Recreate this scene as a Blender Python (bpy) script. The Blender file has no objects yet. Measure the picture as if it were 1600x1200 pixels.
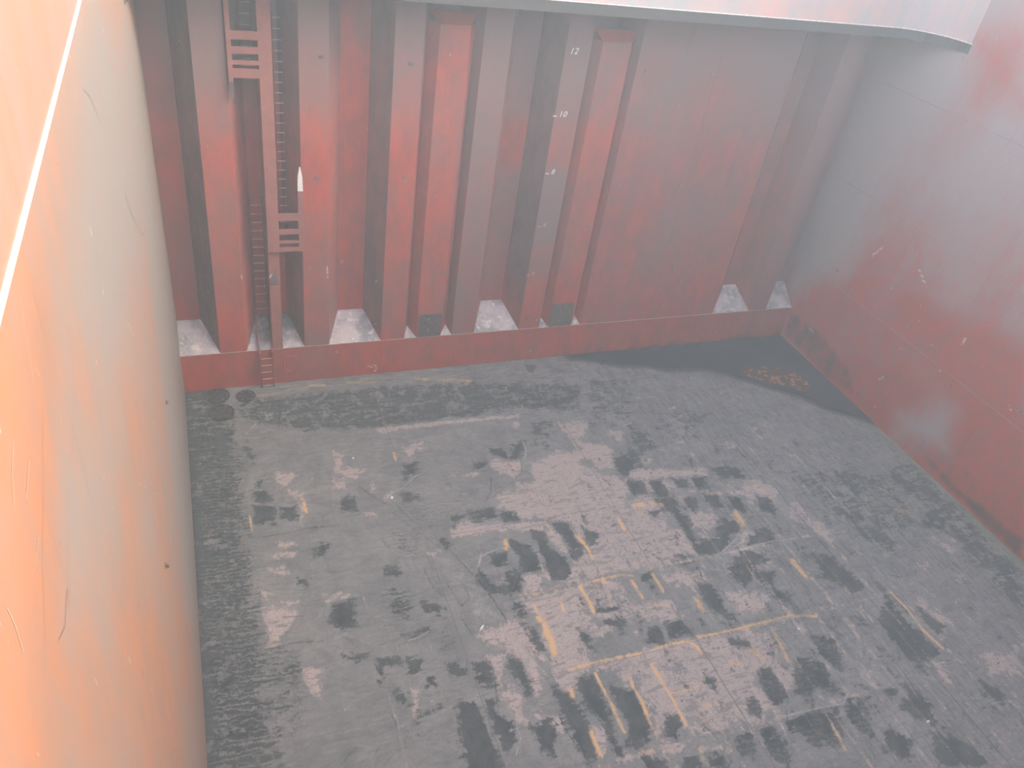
import bpy, math, random
import numpy as np
from mathutils import Matrix, Vector

random.seed(7)
C = bpy.context.scene.collection
PI = math.pi

# ------------------------------------------------------------------ camera
CAM = np.array([0.9890603, -23.7352601, 17.9078096])
FPX = 1226.6
M3 = np.array([[0.93049108, 0.09935709, -0.35258265],
               [-0.33963701, 0.59459043, -0.7287722],
               [0.13723359, 0.79786615, 0.58700643]])
cd = bpy.data.cameras.new('camera'); cam = bpy.data.objects.new('camera', cd); C.objects.link(cam)
cd.sensor_width = 36; cd.lens = FPX / 1600 * 36; cd.clip_end = 500; cd.clip_start = 0.05
mw = Matrix([list(M3[i]) + [float(CAM[i])] for i in range(3)] + [[0, 0, 0, 1]])
cam.matrix_world = mw
bpy.context.scene.camera = cam

# ------------------------------------------------------------------ world, sun, exposure
SC = bpy.context.scene
SC.view_settings.view_transform = 'Standard'; SC.view_settings.look = 'None'
SC.view_settings.gamma = 1; SC.view_settings.use_curve_mapping = False
SC.view_settings.exposure = 0.0
SC.cycles.use_denoising = True
SC.cycles.max_bounces = 6; SC.cycles.diffuse_bounces = 4; SC.cycles.volume_bounces = 0
SC.cycles.sample_clamp_indirect = 4
W = bpy.data.worlds.new('sky'); SC.world = W; W.use_nodes = True
wn = W.node_tree.nodes; wl = W.node_tree.links; wn.clear()
sky = wn.new('ShaderNodeTexSky'); sky.sky_type = 'NISHITA'; sky.sun_disc = False
sky.sun_elevation = math.radians(32); sky.sun_rotation = math.radians(112); sky.dust_density = 4.0
bg = wn.new('ShaderNodeBackground'); bg.inputs[1].default_value = 1.95
wo = wn.new('ShaderNodeOutputWorld')
tint = wn.new('ShaderNodeMix'); tint.data_type = 'RGBA'; tint.blend_type = 'MULTIPLY'; tint.inputs[0].default_value = 1
tint.inputs[7].default_value = (1.0, 1.0, .95, 1)
veil = wn.new('ShaderNodeMix'); veil.data_type = 'RGBA'; veil.inputs[0].default_value = .72     # thin overcast over the clear sky
veil.inputs[7].default_value = (.95, 1.0, 1.02, 1)
wl.new(sky.outputs[0], tint.inputs[6]); wl.new(tint.outputs[2], veil.inputs[6]); wl.new(veil.outputs[2], bg.inputs[0]); wl.new(bg.outputs[0], wo.inputs[0])
sd = bpy.data.lights.new('sun', 'SUN'); sun = bpy.data.objects.new('sun', sd); C.objects.link(sun)
sd.energy = 2.6; sd.angle = math.radians(2.0); sd.color = (1.0, 0.62, 0.38)
SUN = Vector((-0.93, 0.30, -0.20)).normalized()
sun.rotation_euler = SUN.to_track_quat('-Z', 'Y').to_euler()
sun.location = (30, -20, 30)
HAZE_DENSITY = 0.0074

# ------------------------------------------------------------------ helpers
def ray(u, v):
    return M3 @ np.array([(u - 800) / FPX, -(v - 600) / FPX, -1.0])
def at(u, v, ax, val):
    """where the sight line of a photo pixel meets the real plane coordinate[ax] = val"""
    d = ray(u, v); t = (val - CAM[ax]) / d[ax]; return CAM + t * d

def tag(o, label=None, cat=None, group=None, kind=None):
    if label: o['label'] = label
    if cat: o['category'] = cat
    if group: o['group'] = group
    if kind: o['kind'] = kind
    return o
def empty(name, loc=(0, 0, 0)):
    o = bpy.data.objects.new(name, None); C.objects.link(o); o.location = loc; o.empty_display_size = .3
    return o
def mesh(name, vs, fs, mat, parent=None, smooth=False):
    me = bpy.data.meshes.new(name); me.from_pydata([tuple(map(float, v)) for v in vs], [], fs)
    me.update(); me.materials.append(mat)
    if smooth: me.polygons.foreach_set('use_smooth', [True] * len(me.polygons))
    o = bpy.data.objects.new(name, me); C.objects.link(o)
    if parent is not None:
        o.parent = parent
        o.matrix_parent_inverse = Matrix.Translation(parent.location).inverted()
    return o
class MB:
    def __init__(s): s.v = []; s.f = []
    def box(s, x0, x1, y0, y1, z0, z1):
        n = len(s.v)
        s.v += [(x0,y0,z0),(x1,y0,z0),(x1,y1,z0),(x0,y1,z0),(x0,y0,z1),(x1,y0,z1),(x1,y1,z1),(x0,y1,z1)]
        s.f += [tuple(n+i for i in q) for q in ((0,3,2,1),(4,5,6,7),(0,1,5,4),(1,2,6,5),(2,3,7,6),(3,0,4,7))]
        return s
    def prism(s, pts, h):
        """pts: loop of 3D points, h: extrusion vector"""
        n = len(s.v); k = len(pts)
        s.v += [tuple(p) for p in pts] + [tuple(np.array(p) + np.array(h)) for p in pts]
        s.f += [tuple(range(n+k-1, n-1, -1)), tuple(range(n+k, n+2*k))]
        s.f += [(n+i, n+(i+1) % k, n+k+(i+1) % k, n+k+i) for i in range(k)]
        return s
    def tube(s, path, r, seg=8, closed=False):
        P = [Vector(p) for p in path]; n0 = len(s.v); m = len(P)
        for i, p in enumerate(P):
            a = P[(i-1) % m] if (closed or i) else P[i]; b = P[(i+1) % m] if (closed or i < m-1) else P[i]
            t = (b-a).normalized(); up = Vector((0,0,1)) if abs(t.z) < .9 else Vector((0,1,0))
            e1 = t.cross(up).normalized(); e2 = t.cross(e1)
            for k in range(seg):
                q = p + e1*math.cos(2*PI*k/seg)*r + e2*math.sin(2*PI*k/seg)*r; s.v.append(tuple(q))
        for i in range(m if closed else m-1):
            for k in range(seg):
                a = n0+i*seg; b = n0+((i+1) % m)*seg
                s.f.append((a+k, a+(k+1) % seg, b+(k+1) % seg, b+k))
        if not closed:
            s.f.append(tuple(n0+k for k in range(seg-1, -1, -1))); s.f.append(tuple(n0+(m-1)*seg+k for k in range(seg)))
        return s
    def build(s, name, mat, parent=None, smooth=False): return mesh(name, s.v, s.f, mat, parent, smooth)

# ------------------------------------------------------------------ node helpers
class NT:
    def __init__(s, name):
        s.m = bpy.data.materials.new(name); s.m.use_nodes = True; s.t = s.m.node_tree
        s.n = s.t.nodes; s.l = s.t.links; s.b = s.n['Principled BSDF']
        s.geo = s.n.new('ShaderNodeNewGeometry')
    def set(s, inp, v):
        if hasattr(v, 'is_output') or isinstance(v, bpy.types.NodeSocket): s.l.new(v, inp)
        else:
            if isinstance(v, tuple) and len(v) == 3 and inp.type == 'RGBA': v = v + (1,)
            inp.default_value = v
    def noise(s, scale, detail=6, rough=.6, st=(1,1,1), dist=0, w=0):
        mp = s.n.new('ShaderNodeMapping'); s.l.new(s.geo.outputs['Position'], mp.inputs[0])
        mp.inputs['Scale'].default_value = st; mp.inputs['Location'].default_value = (w*3.1, w*1.7, w*2.3)
        t = s.n.new('ShaderNodeTexNoise'); s.l.new(mp.outputs[0], t.inputs['Vector'])
        t.inputs['Scale'].default_value = scale; t.inputs['Detail'].default_value = detail
        t.inputs['Roughness'].default_value = rough; t.inputs['Distortion'].default_value = dist
        return t.outputs['Fac']
    def math(s, op, a, b=0.0, clamp=False):
        t = s.n.new('ShaderNodeMath'); t.operation = op; t.use_clamp = clamp
        s.set(t.inputs[0], a); s.set(t.inputs[1], b); return t.outputs[0]
    def step(s, x, lo, hi, to0=0., to1=1.):
        t = s.n.new('ShaderNodeMapRange'); t.interpolation_type = 'SMOOTHSTEP'
        s.set(t.inputs[0], x); t.inputs[1].default_value = lo; t.inputs[2].default_value = hi
        t.inputs[3].default_value = to0; t.inputs[4].default_value = to1; return t.outputs[0]
    def mix(s, f, a, b, mode='MIX'):
        t = s.n.new('ShaderNodeMix'); t.data_type = 'RGBA'; t.blend_type = mode
        s.set(t.inputs[0], f); s.set(t.inputs[6], a); s.set(t.inputs[7], b); return t.outputs[2]
    def attr(s, name):
        t = s.n.new('ShaderNodeAttribute'); t.attribute_name = name
        sp = s.n.new('ShaderNodeSeparateColor'); s.l.new(t.outputs['Color'], sp.inputs[0])
        return sp.outputs[0], sp.outputs[1], sp.outputs[2]
    def bump(s, h, strength=.3, dist=.02):
        t = s.n.new('ShaderNodeBump'); t.inputs['Strength'].default_value = strength
        t.inputs['Distance'].default_value = dist; s.l.new(h, t.inputs['Height']); s.l.new(t.outputs[0], s.b.inputs['Normal'])
    def done(s, col, rough=.7, spec=.3):
        s.set(s.b.inputs['Base Color'], col); s.set(s.b.inputs['Roughness'], rough)
        s.b.inputs['Specular IOR Level'].default_value = spec; return s.m

# palette, linear albedo
RED = (0.46, 0.070, 0.042); RED2 = (0.31, 0.064, 0.048); GREY = (0.215, 0.135, 0.125); TEAL = (0.12, 0.135, 0.135)

def paint_mat(name, red=RED, red2=RED2, grey=GREY, streak=True, big=.35):
    """worn red oxide paint; attribute 'wear': R = grey overcoat and painted haze, G = dark tone (dust, painted web shade), B = pale scuffs"""
    t = NT(name); g, dk, pl = t.attr('wear_shade')
    n1 = t.noise(big, 5, .55, (1,1,.55)); n2 = t.noise(2.2, 8, .65, (1,1,.5), w=2); n3 = t.noise(22, 4, .6, w=4)
    a = t.math('ADD', t.math('MULTIPLY', t.math('SUBTRACT', n1, .5), 1.5), t.math('MULTIPLY', t.math('SUBTRACT', n2, .5), .5))
    f = t.step(t.math('ADD', g, a), -.15, 1.05)
    c = t.mix(t.step(n2, .3, .7), red, red2)
    c = t.mix(f, c, grey)
    s1 = t.noise(3, 6, .7, (1,1,.07), w=5)          # vertical run marks
    c = t.mix(t.step(s1, .58, .78, 0, .35), c, tuple(x*.55 for x in red2))
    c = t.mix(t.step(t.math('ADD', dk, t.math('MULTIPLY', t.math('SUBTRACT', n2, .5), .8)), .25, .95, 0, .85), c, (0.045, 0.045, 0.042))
    sc = t.noise(9, 3, .5, (1,1,.35), w=7)
    c = t.mix(t.step(sc, .735, .76, 0, .55), c, (.55, .47, .42))
    sc2 = t.noise(6.5, 4, .6, (1,1,.5), w=9)
    c = t.mix(t.step(sc2, .72, .76, 0, .5), c, (.05, .035, .035))
    c = t.mix(t.step(t.math('ADD', pl, t.math('MULTIPLY', t.math('SUBTRACT', n3, .5), 1.2)), .45, .8, 0, .8), c, (.62, .52, .47))
    t.bump(n2, .12, .03)
    return t.done(c, .55, .35)
PAINT = paint_mat('bulkhead_red_paint')
PAINT_R = paint_mat('side_wall_red_paint', red=(0.50,0.062,0.035), red2=(0.38,0.075,0.055), grey=(0.37,0.30,0.29), big=.22)  # grey lightened to carry the bright haze high on the wall
PAINT_L = paint_mat('near_wall_red_paint', red=(0.34,0.155,0.088), red2=(0.27,0.155,0.108), grey=(0.225,0.20,0.185), big=.3)
COAM = paint_mat('sunlit_coaming_paint', red=(0.72,0.38,0.32), red2=(0.60,0.42,0.38), grey=(0.34,0.39,0.40), big=.6)  # salmon and grey-blue coat, lightened in place of direct sun

def plain(name, c1, c2, scale=4, rough=.6, spec=.3, st=(1,1,1), metal=0):
    t = NT(name); n = t.noise(scale, 8, .65, st); t.bump(n, .2, .01)
    t.b.inputs['Metallic'].default_value = metal
    return t.done(t.mix(t.step(n, .35, .68), c1, c2), rough, spec)
LADDER = plain('ladder_red_paint', (.26,.075,.055), (.16,.065,.055), 6)
RUNG = plain('rung_worn_steel', (.52,.40,.36), (.34,.20,.17), 12, .45, .5)
RAILM = plain('landing_red_paint', (.31,.115,.095), (.25,.10,.085), 3)
LIPM = plain('girder_grey_paint', (.075,.066,.064), (.065,.062,.062), 2, .7)
EDGE = plain('bright_edge', (.85,.80,.76), (.62,.42,.34), 9, .45, .5)  # near-white; on the girder edge it paints a sky highlight
DARKPL = plain('dark_cover_plate', (.075,.072,.07), (.15,.10,.09), 9, .6)
RUSTPL = plain('rusty_cover_plate', (.155,.115,.09), (.10,.085,.075), 7, .6)
WHITE = plain('white_marking', (.80,.80,.78), (.66,.62,.60), 14, .6)
FADED = plain('faded_marking', (.50,.38,.36), (.34,.17,.15), 20, .6)
CHIP = plain('pale_debris', (.80,.80,.78), (.6,.6,.58), 9, .5)
STEEL = plain('worn_steel_fitting', (.33,.24,.22), (.11,.07,.065), 10, .5, .5)
COVERM = plain('sooty_bilge_cover', (.03,.032,.034), (.085,.085,.085), 8, .6)
BLOCKM = plain('sun_blocker_paint', (.30,.10,.07), (.25,.12,.10), 1.5)
def seam_mat():
    return plain('weld_seam_paint', (.42,.22,.18), (.30,.15,.13), 5)
SEAM = seam_mat()

def shed_mat():
    t = NT('dusty_shedder_plate'); n = t.noise(5, 9, .7); n2 = t.noise(1.3, 5, .6, w=3); n3 = t.noise(26, 5, .7, w=5)
    c = t.mix(t.step(n2, .4, .62), (.52,.43,.425), (.27,.26,.26))
    c = t.mix(t.step(n, .53, .64, 0, .7), c, (.78,.69,.67))
    dk, a, b = t.attr('wear_shade')
    c = t.mix(t.step(t.math('ADD', dk, t.math('MULTIPLY', t.math('SUBTRACT', n, .5), 1.4)), .2, .8, 0, .9), c, (.075,.08,.08))
    c = t.mix(t.step(n3, .6, .72, 0, .5), c, (.14,.11,.11))
    t.bump(n, .5, .02); return t.done(c, .85, .2)
SHED = shed_mat()

def floor_mat():
    t = NT('coal_dusted_tank_top')
    dk, pk, ye = t.attr('fa'); pa, dl, tr = t.attr('fb'); ol, wet, band = t.attr('fc')
    nb = t.noise(.45, 4, .5); nm = t.noise(2.1, 8, .68, (1,.8,1), w=1); nf = t.noise(5.5, 12, .8, (1,.7,1), .5, w=3)
    nx = t.noise(6, 6, .7, (.28,1.2,1), .6, w=5)     # streaks across the hold
    ny = t.noise(7, 6, .7, (1.4,.3,1), .4, w=6)      # streaks along the hold
    ng = t.noise(38, 4, .7, w=8)
    c5 = lambda x: t.math('SUBTRACT', x, .5)
    rag = t.math('ADD', t.math('MULTIPLY', c5(nf), 2.2), t.math('MULTIPLY', c5(nm), 1.2))
    rag2 = t.math('ADD', t.math('ADD', t.math('MULTIPLY', c5(nf), 1.8), t.math('MULTIPLY', c5(nx), 1.5)), t.math('MULTIPLY', c5(nm), 1.2))
    # loose grey dust
    c = t.mix(t.step(nb, .35, .65), (.19,.186,.181), (.235,.222,.212))
    c = t.mix(t.step(nm, .35, .7, 0, .5), c, (.125,.128,.13))
    sc1 = t.noise(2.6, 8, .75, (.45,1.5,1), 1.6, w=31); sc2 = t.noise(3.2, 8, .75, (1.5,.5,1), 1.8, w=33)
    c = t.mix(t.step(sc1, .52, .62, 0, .45), c, (.27,.255,.24))
    c = t.mix(t.step(sc1, .40, .48, .45, 0), c, (.105,.107,.108))
    c = t.mix(t.step(sc2, .54, .64, 0, .35), c, (.115,.116,.117))
    # long streaks in the sooty band by the stool
    c = t.mix(t.math('MULTIPLY', t.step(nx, .55, .66), t.math('MULTIPLY', band, .75)), c, (.36,.285,.265))
    c = t.mix(t.math('MULTIPLY', t.step(nx, .36, .47, 1, 0), t.math('MULTIPLY', band, .6)), c, (.075,.075,.078))
    # bare pinkish steel
    nl = t.noise(1.15, 7, .72, (1.1,.75,1), .7, w=21); nl2 = t.noise(1.3, 7, .72, (1.3,.6,1), .7, w=27)
    sx = t.n.new('ShaderNodeSeparateXYZ'); t.l.new(t.geo.outputs['Position'], sx.inputs[0])
    trav = t.math('MULTIPLY', t.step(sx.outputs[0], 5.5, 9.5), t.step(sx.outputs[1], -3.2, -6, 0, 1))
    pf = t.step(t.math('ADD', t.math('ADD', pk, rag), t.math('MULTIPLY', t.step(nl, .48, .66), t.math('MULTIPLY', trav, .42))), .38, .62)
    pc = t.mix(t.step(ng, .35, .65), (.47,.375,.34), (.38,.295,.27))
    pc = t.mix(t.step(nf, .58, .70, 0, .55), pc, (.56,.47,.44))
    pc = t.mix(t.step(nx, .40, .47, .65, 0), pc, (.15,.14,.135))
    ns = t.noise(15, 8, .8, (.8,.8,1), 1.6, w=11)
    pc = t.mix(t.step(ns, .50, .57, 0, .55), pc, (.17,.155,.15))
    # stripes along the hold on the far right half, mottling everywhere
    right = t.step(sx.outputs[0], 10.5, 17)
    c = t.mix(t.math('MULTIPLY', t.step(ny, .53, .66), t.math('MULTIPLY', right, .5)), c, (.33,.29,.265))
    c = t.mix(t.math('MULTIPLY', t.step(ny, .36, .47, 1, 0), t.math('MULTIPLY', right, .6)), c, (.085,.09,.092))
    c = t.mix(t.step(ns, .54, .64, 0, .34), c, (.31,.29,.275))
    c = t.mix(t.step(ns, .36, .46, .42, 0), c, (.085,.088,.09))
    c = t.mix(t.step(nl2, .50, .62, 0, .35), c, (.13,.132,.132))
    c = t.mix(t.math('MULTIPLY', pf, .9), c, pc)
    # dark coal dust lying in the dished cells
    df = t.step(t.math('ADD', t.math('ADD', dk, rag2), t.math('MULTIPLY', t.step(nl2, .50, .66), t.math('MULTIPLY', trav, .38))), .36, .60)
    c = t.mix(t.math('MULTIPLY', df, .93), c, t.mix(t.step(nm, .4, .65), (.046,.055,.058), (.078,.086,.088)))
    # ochre rust
    ny2 = t.noise(11, 6, .8, (1,.6,1), .8, w=14)
    yf = t.step(t.math('ADD', ye, t.math('ADD', rag, t.math('MULTIPLY', c5(ny2), 1.6))), .25, 1.15)
    c = t.mix(t.math('MULTIPLY', yf, .95), c, t.mix(t.step(nf, .4, .62), (.72,.40,.14), (.54,.35,.21)))
    # olive film
    of = t.step(t.math('ADD', ol, t.math('MULTIPLY', rag, .5)), .15, .95, 0, .7)
    c = t.mix(of, c, (.20,.205,.12))
    # scratches
    c = t.mix(t.step(t.math('ADD', pa, t.math('MULTIPLY', rag, .8)), .25, .95, 0, .7), c, (.46,.41,.37))
    c = t.mix(t.step(t.math('ADD', dl, t.math('MULTIPLY', rag, .7)), .25, .95, 0, .8), c, (.055,.055,.055))
    # crawler tread marks: wavy bars
    sp = t.n.new('ShaderNodeTexWave'); sp.wave_type = 'BANDS'; sp.bands_direction = 'Y'
    mp = t.n.new('ShaderNodeMapping'); t.l.new(t.geo.outputs['Position'], mp.inputs[0]); mp.inputs['Rotation'].default_value = (0,0,.12)
    t.l.new(mp.outputs[0], sp.inputs['Vector']); sp.inputs['Scale'].default_value = 2.1; sp.inputs['Distortion'].default_value = 11
    sp.inputs['Detail'].default_value = 6; sp.inputs['Detail Scale'].default_value = 2.2; sp.inputs['Detail Roughness'].default_value = .7
    wv = t.math('MULTIPLY', sp.outputs['Fac'], tr)
    gate = t.step(nm, .40, .58)
    c = t.mix(t.math('MULTIPLY', t.step(wv, .50, .85, 0, .6), gate), c, (.07,.078,.078))
    c = t.mix(t.math('MULTIPLY', t.math('MULTIPLY', t.step(sp.outputs['Fac'], .30, .05, 0, .5), tr), gate), c, (.29,.285,.275))
    # wet rim of the puddle
    c = t.mix(t.step(wet, .1, .7, 0, .85), c, (.05,.055,.06))
    # fine grit
    c = t.mix(t.step(ng, .66, .75, 0, .35), c, (.06,.06,.06))
    c = t.mix(t.step(nf, .70, .78, 0, .4), c, (.36,.32,.29))
    h = t.math('ADD', t.math('MULTIPLY', nf, .8), t.math('MULTIPLY', wv, -.7))
    h = t.math('ADD', h, t.math('ADD', t.math('MULTIPLY', ny, .4), t.math('ADD', t.math('MULTIPLY', dl, -1.), pa)))
    t.bump(h, .55, .03)
    return t.done(c, t.step(wet, 0, .8, .85, .35), .25)
FLOOR = floor_mat()

# ------------------------------------------------------------------ masks drawn on real planes
def sdist(P, poly):
    """signed distance (positive inside) of points P (n,2) to polygon"""
    poly = np.asarray(poly, float); n = len(poly); d = np.full(len(P), 1e9); ins = np.zeros(len(P), bool)
    for i in range(n):
        a = poly[i]; b = poly[(i+1) % n]; e = b - a; w = P - a
        t = np.clip((w @ e) / (e @ e + 1e-12), 0, 1)
        d = np.minimum(d, np.hypot(*(w - t[:, None]*e).T))
        c = ((a[1] > P[:,1]) != (b[1] > P[:,1])) & (P[:,0] < (b[0]-a[0])*(P[:,1]-a[1])/(b[1]-a[1]+1e-12)+a[0])
        ins ^= c
    return np.where(ins, d, -d)
def pdist(P, line):
    line = np.asarray(line, float); d = np.full(len(P), 1e9)
    for a, b in zip(line[:-1], line[1:]):
        e = b - a; w = P - a; t = np.clip((w @ e) / (e @ e + 1e-12), 0, 1)
        d = np.minimum(d, np.hypot(*(w - t[:, None]*e).T))
    return d
def near(P, pts, pad):
    pts = np.asarray(pts); lo = pts.min(0)-pad; hi = pts.max(0)+pad
    return np.where(((P >= lo) & (P <= hi)).all(1))[0]
def add_poly(arr, P, poly, s=1., soft=.1):
    i = near(P, poly, soft*2)
    if len(i): arr[i] = np.maximum(arr[i], s*np.clip(.5+sdist(P[i], poly)/(2*soft), 0, 1))
def add_line(arr, P, line, w, s=1.):
    i = near(P, line, w*2.5)
    if len(i): arr[i] = np.maximum(arr[i], s*np.clip(1.3-.65*pdist(P[i], line)/w, 0, 1))

ZN = {1:(290,590,5), 2:(590,590,5), 3:(890,560,5), 4:(290,800,5), 5:(590,800,5), 6:(890,780,5), 7:(590,960,5),
      8:(890,960,5), 9:(1150,700,2.4), 10:(280,880,2.857), 0:(0,0,1)}
def fl(z, pts):
    ox, oy, s = ZN[z]; return np.array([at(ox+a/s, oy+b/s, 2, 0)[:2] for a, b in pts])
DARK = {
5:[((790,420),(890,560),(1000,560),(990,640),(880,620),(800,560),(770,480)),((890,330),(1010,310),(1010,400),(940,450),(880,400)),
 ((1060,220),(1200,260),(1270,460),(1130,480),(1100,350)),((1010,480),(1110,480),(1120,620),(1040,650),(1000,600)),
 ((1200,150),(1300,160),(1340,270),(1490,370),(1470,540),(1380,520),(1280,340)),((1360,90),(1480,90),(1590,260),(1560,330),(1440,180)),
 ((1060,700),(1120,700),(1150,800),(1090,800)),((490,210),(570,240),(540,290),(490,250)),((1160,880),(1240,920),(1300,1080),(1260,1080)),
 ((60,440),(200,440),(180,500),(70,490)),((340,700),(510,740),(480,800),(360,770)),((120,620),(240,740),(200,820),(110,780)),((210,960),(390,890),(400,920),(240,990))],
6:[((0,260),(60,310),(100,420),(60,480),(0,460)),((90,220),(240,270),(190,340),(140,350)),
 ((750,0),(840,0),(860,100),(930,140),(960,280),(1040,380),(1000,430),(890,240),(800,110)),((1010,330),(1200,280),(1260,320),(1180,420),(1000,430)),
 ((1200,150),(1330,180),(1330,260),(1240,300),(1150,230)),((1390,280),(1550,220),(1600,260),(1600,330),(1400,380)),((1330,400),(1500,430),(1530,500),(1440,500)),
 ((1240,500),(1380,520),(1440,640),(1330,680),(1250,590)),((1440,560),(1600,560),(1600,660),(1500,660)),((1000,660),(1100,660),(1240,860),(1200,900),(1080,830)),
 ((560,580),(640,570),(650,610),(560,640)),((220,880),(400,820),(420,870),(260,880)),((220,960),(400,920),(480,960),(400,1000)),
 ((740,970),(860,930),(960,1040),(760,1090)),((600,1010),(720,990),(740,1120),(620,1130)),((600,90),(700,90),(690,140),(640,130)),((1250,900),(1330,900),(1300,980))],
3:[((630,960),(700,950),(780,1050),(830,1200),(740,1200),(640,1050)),((470,970),(560,960),(600,1050),(500,1060)),((790,930),(880,930),(930,1000),(850,1000)),
 ((940,930),(1060,930),(1050,1010),(960,1010)),((1090,850),(1200,830),(1340,870),(1370,940),(1180,930)),((1050,1080),(1150,1070),(1210,1170),(1110,1150)),
 ((1230,1080),(1330,1080),(1380,1200),(1260,1180)),((900,1080),(990,1100),(980,1200),(900,1180)),((350,780),(500,720),(540,830),(430,910),(370,890)),
 (.6,(440,520),(560,560),(680,640),(700,700),(560,760),(480,680)),((1470,1080),(1600,1100),(1600,1200),(1480,1180)),((230,20),(500,10),(440,40),(250,45)),
 (.35,(640,400),(1100,420),(1050,640),(700,640)),(.4,(130,150),(520,150),(500,480),(150,560))],
8:[((80,490),(190,490),(250,640),(340,780),(300,850),(180,770),(60,600)),((330,590),(500,590),(580,760),(640,900),(600,980),(460,1020),(460,880),(380,700)),
 ((760,790),(850,790),(900,900),(830,970),(750,940)),((1060,470),(1120,520),(1140,580),(1060,520)),((1380,680),(1440,640),(1500,740),(1480,800),(1420,770)),
 ((1480,430),(1570,410),(1600,560),(1560,600),(1540,500),(1490,500)),((1250,200),(1380,190),(1400,250),(1330,270)),
 ((1290,930),(1400,920),(1440,1010),(1430,1080),(1350,1110),(1290,1030)),((1480,900),(1600,870),(1600,1050),(1480,960)),
 ((0,700),(80,740),(150,880),(200,1060),(170,1180),(0,950)),((290,850),(420,1080),(400,1150),(300,950)),((900,1110),(1010,1110),(1050,1200),(900,1200)),
 ((1070,1120),(1200,1090),(1220,1200),(1090,1200)),((590,1140),(750,1130),(760,1200),(600,1200)),((60,110),(150,150),(180,280),(110,260))],
7:[((640,680),(760,680),(850,860),(930,1050),(960,1240),(720,1240),(640,900),(610,780)),((830,660),(920,650),(950,780),(1050,840),(1070,1000),(1000,1050),(930,940),(880,820)),
 ((740,380),(850,370),(900,440),(910,560),(800,560),(760,470)),((570,390),(640,380),(690,480),(640,500),(560,440)),((230,340),(340,340),(330,460),(250,470)),
 ((0,340),(170,340),(180,390),(60,400),(40,550),(0,540)),((1010,340),(1110,360),(1180,500),(1210,650),(1120,560),(1060,440)),
 ((1200,880),(1330,820),(1400,950),(1380,1100),(1290,1060)),(.7,(130,600),(250,600),(260,720),(140,700)),((330,770),(500,710),(480,740),(310,820)),
 (.45,(180,960),(500,860),(500,920),(190,1020)),((390,490),(440,490),(440,550),(390,550)),((1380,560),(1480,640),(1600,760),(1600,900),(1490,860)),
 (.5,(480,150),(560,120),(600,260),(520,330))],
1:[(.6,(160,400),(400,400),(400,540),(180,540)),((540,880),(660,880),(680,970),(540,970)),((530,1000),(700,1000),(700,1140),(540,1150)),
 ((740,1010),(860,1000),(870,1110),(750,1100)),(.6,(520,780),(640,790),(600,870),(530,870)),((1200,940),(1320,930),(1340,1040),(1230,1050)),
 (.55,(400,170),(1500,60),(1600,400),(900,420),(560,360),(400,300)),(.7,(480,480),(560,640),(540,700),(440,560)),(.35,(40,420),(440,440),(470,1200),(60,1200))],
4:[(.55,(300,680),(560,680),(560,960),(260,960)),((1140,720),(1300,690),(1330,900),(1220,930),(1140,870)),((880,520),(980,520),(990,570),(890,560)),
 ((1230,1120),(1400,1120),(1330,1150)),(.8,(1040,230),(1140,230),(1110,350),(980,370),(1000,310)),(.4,(60,0),(500,0),(560,300),(300,500),(80,500))],
2:[((200,680),(300,660),(310,750),(210,790)),((870,540),(960,560),(1000,610),(900,600)),((1050,520),(1140,500),(1110,650),(1040,640)),
 ((700,1050),(900,1020),(940,1090),(760,1130)),((960,1050),(1060,1040),(1100,1110),(980,1140)),((750,660),(850,660),(840,720),(760,720)),
 (.55,(0,60),(700,30),(1600,50),(1600,260),(1100,260),(600,330),(0,390)),(.6,(170,900),(330,880),(360,960),(200,1000)),
 (.5,(1180,320),(1400,320),(1360,560),(1200,540)),((560,1080),(680,1080),(600,1160))],
9:[((560,560),(690,690),(770,770),(720,790),(640,780),(540,650)),((690,600),(780,670),(760,700),(700,650)),((300,400),(360,400),(480,520),(440,540),(330,480)),
 ((0,440),(60,420),(60,500),(0,500)),((120,520),(190,540),(210,580),(140,570)),((280,690),(380,720),(400,840),(300,770)),((230,790),(330,800),(370,900),(220,930)),
 ((80,840),(130,820),(200,930),(140,970)),((200,990),(380,970),(420,1100),(300,1120),(200,1040)),((400,920),(480,950),(520,1090),(420,1020)),((540,890),(600,900),(590,950)),
 ((640,880),(740,960),(740,1040),(620,980)),((900,860),(1000,900),(1000,960),(930,930)),((90,1060),(180,1100),(200,1190),(120,1150)),((560,1050),(660,1100),(660,1170),(560,1130)),
 ((740,1060),(900,1130),(1000,1200),(760,1190)),(.5,(650,30),(1080,460),(1080,640),(820,330),(560,100)),(.7,(700,230),(800,260),(800,320),(700,300)),
 (.42,(150,80),(560,90),(700,300),(480,330),(260,180)),(.6,(400,250),(600,330),(620,420),(480,340)),(.6,(540,760),(640,900),(560,880))],
10:[(.5,(110,0),(340,0),(330,320),(180,330),(110,200)),(.4,(200,330),(540,420),(560,700),(300,900),(140,900)),(.4,(90,300),(200,330),(200,914),(110,914))]}
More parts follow.
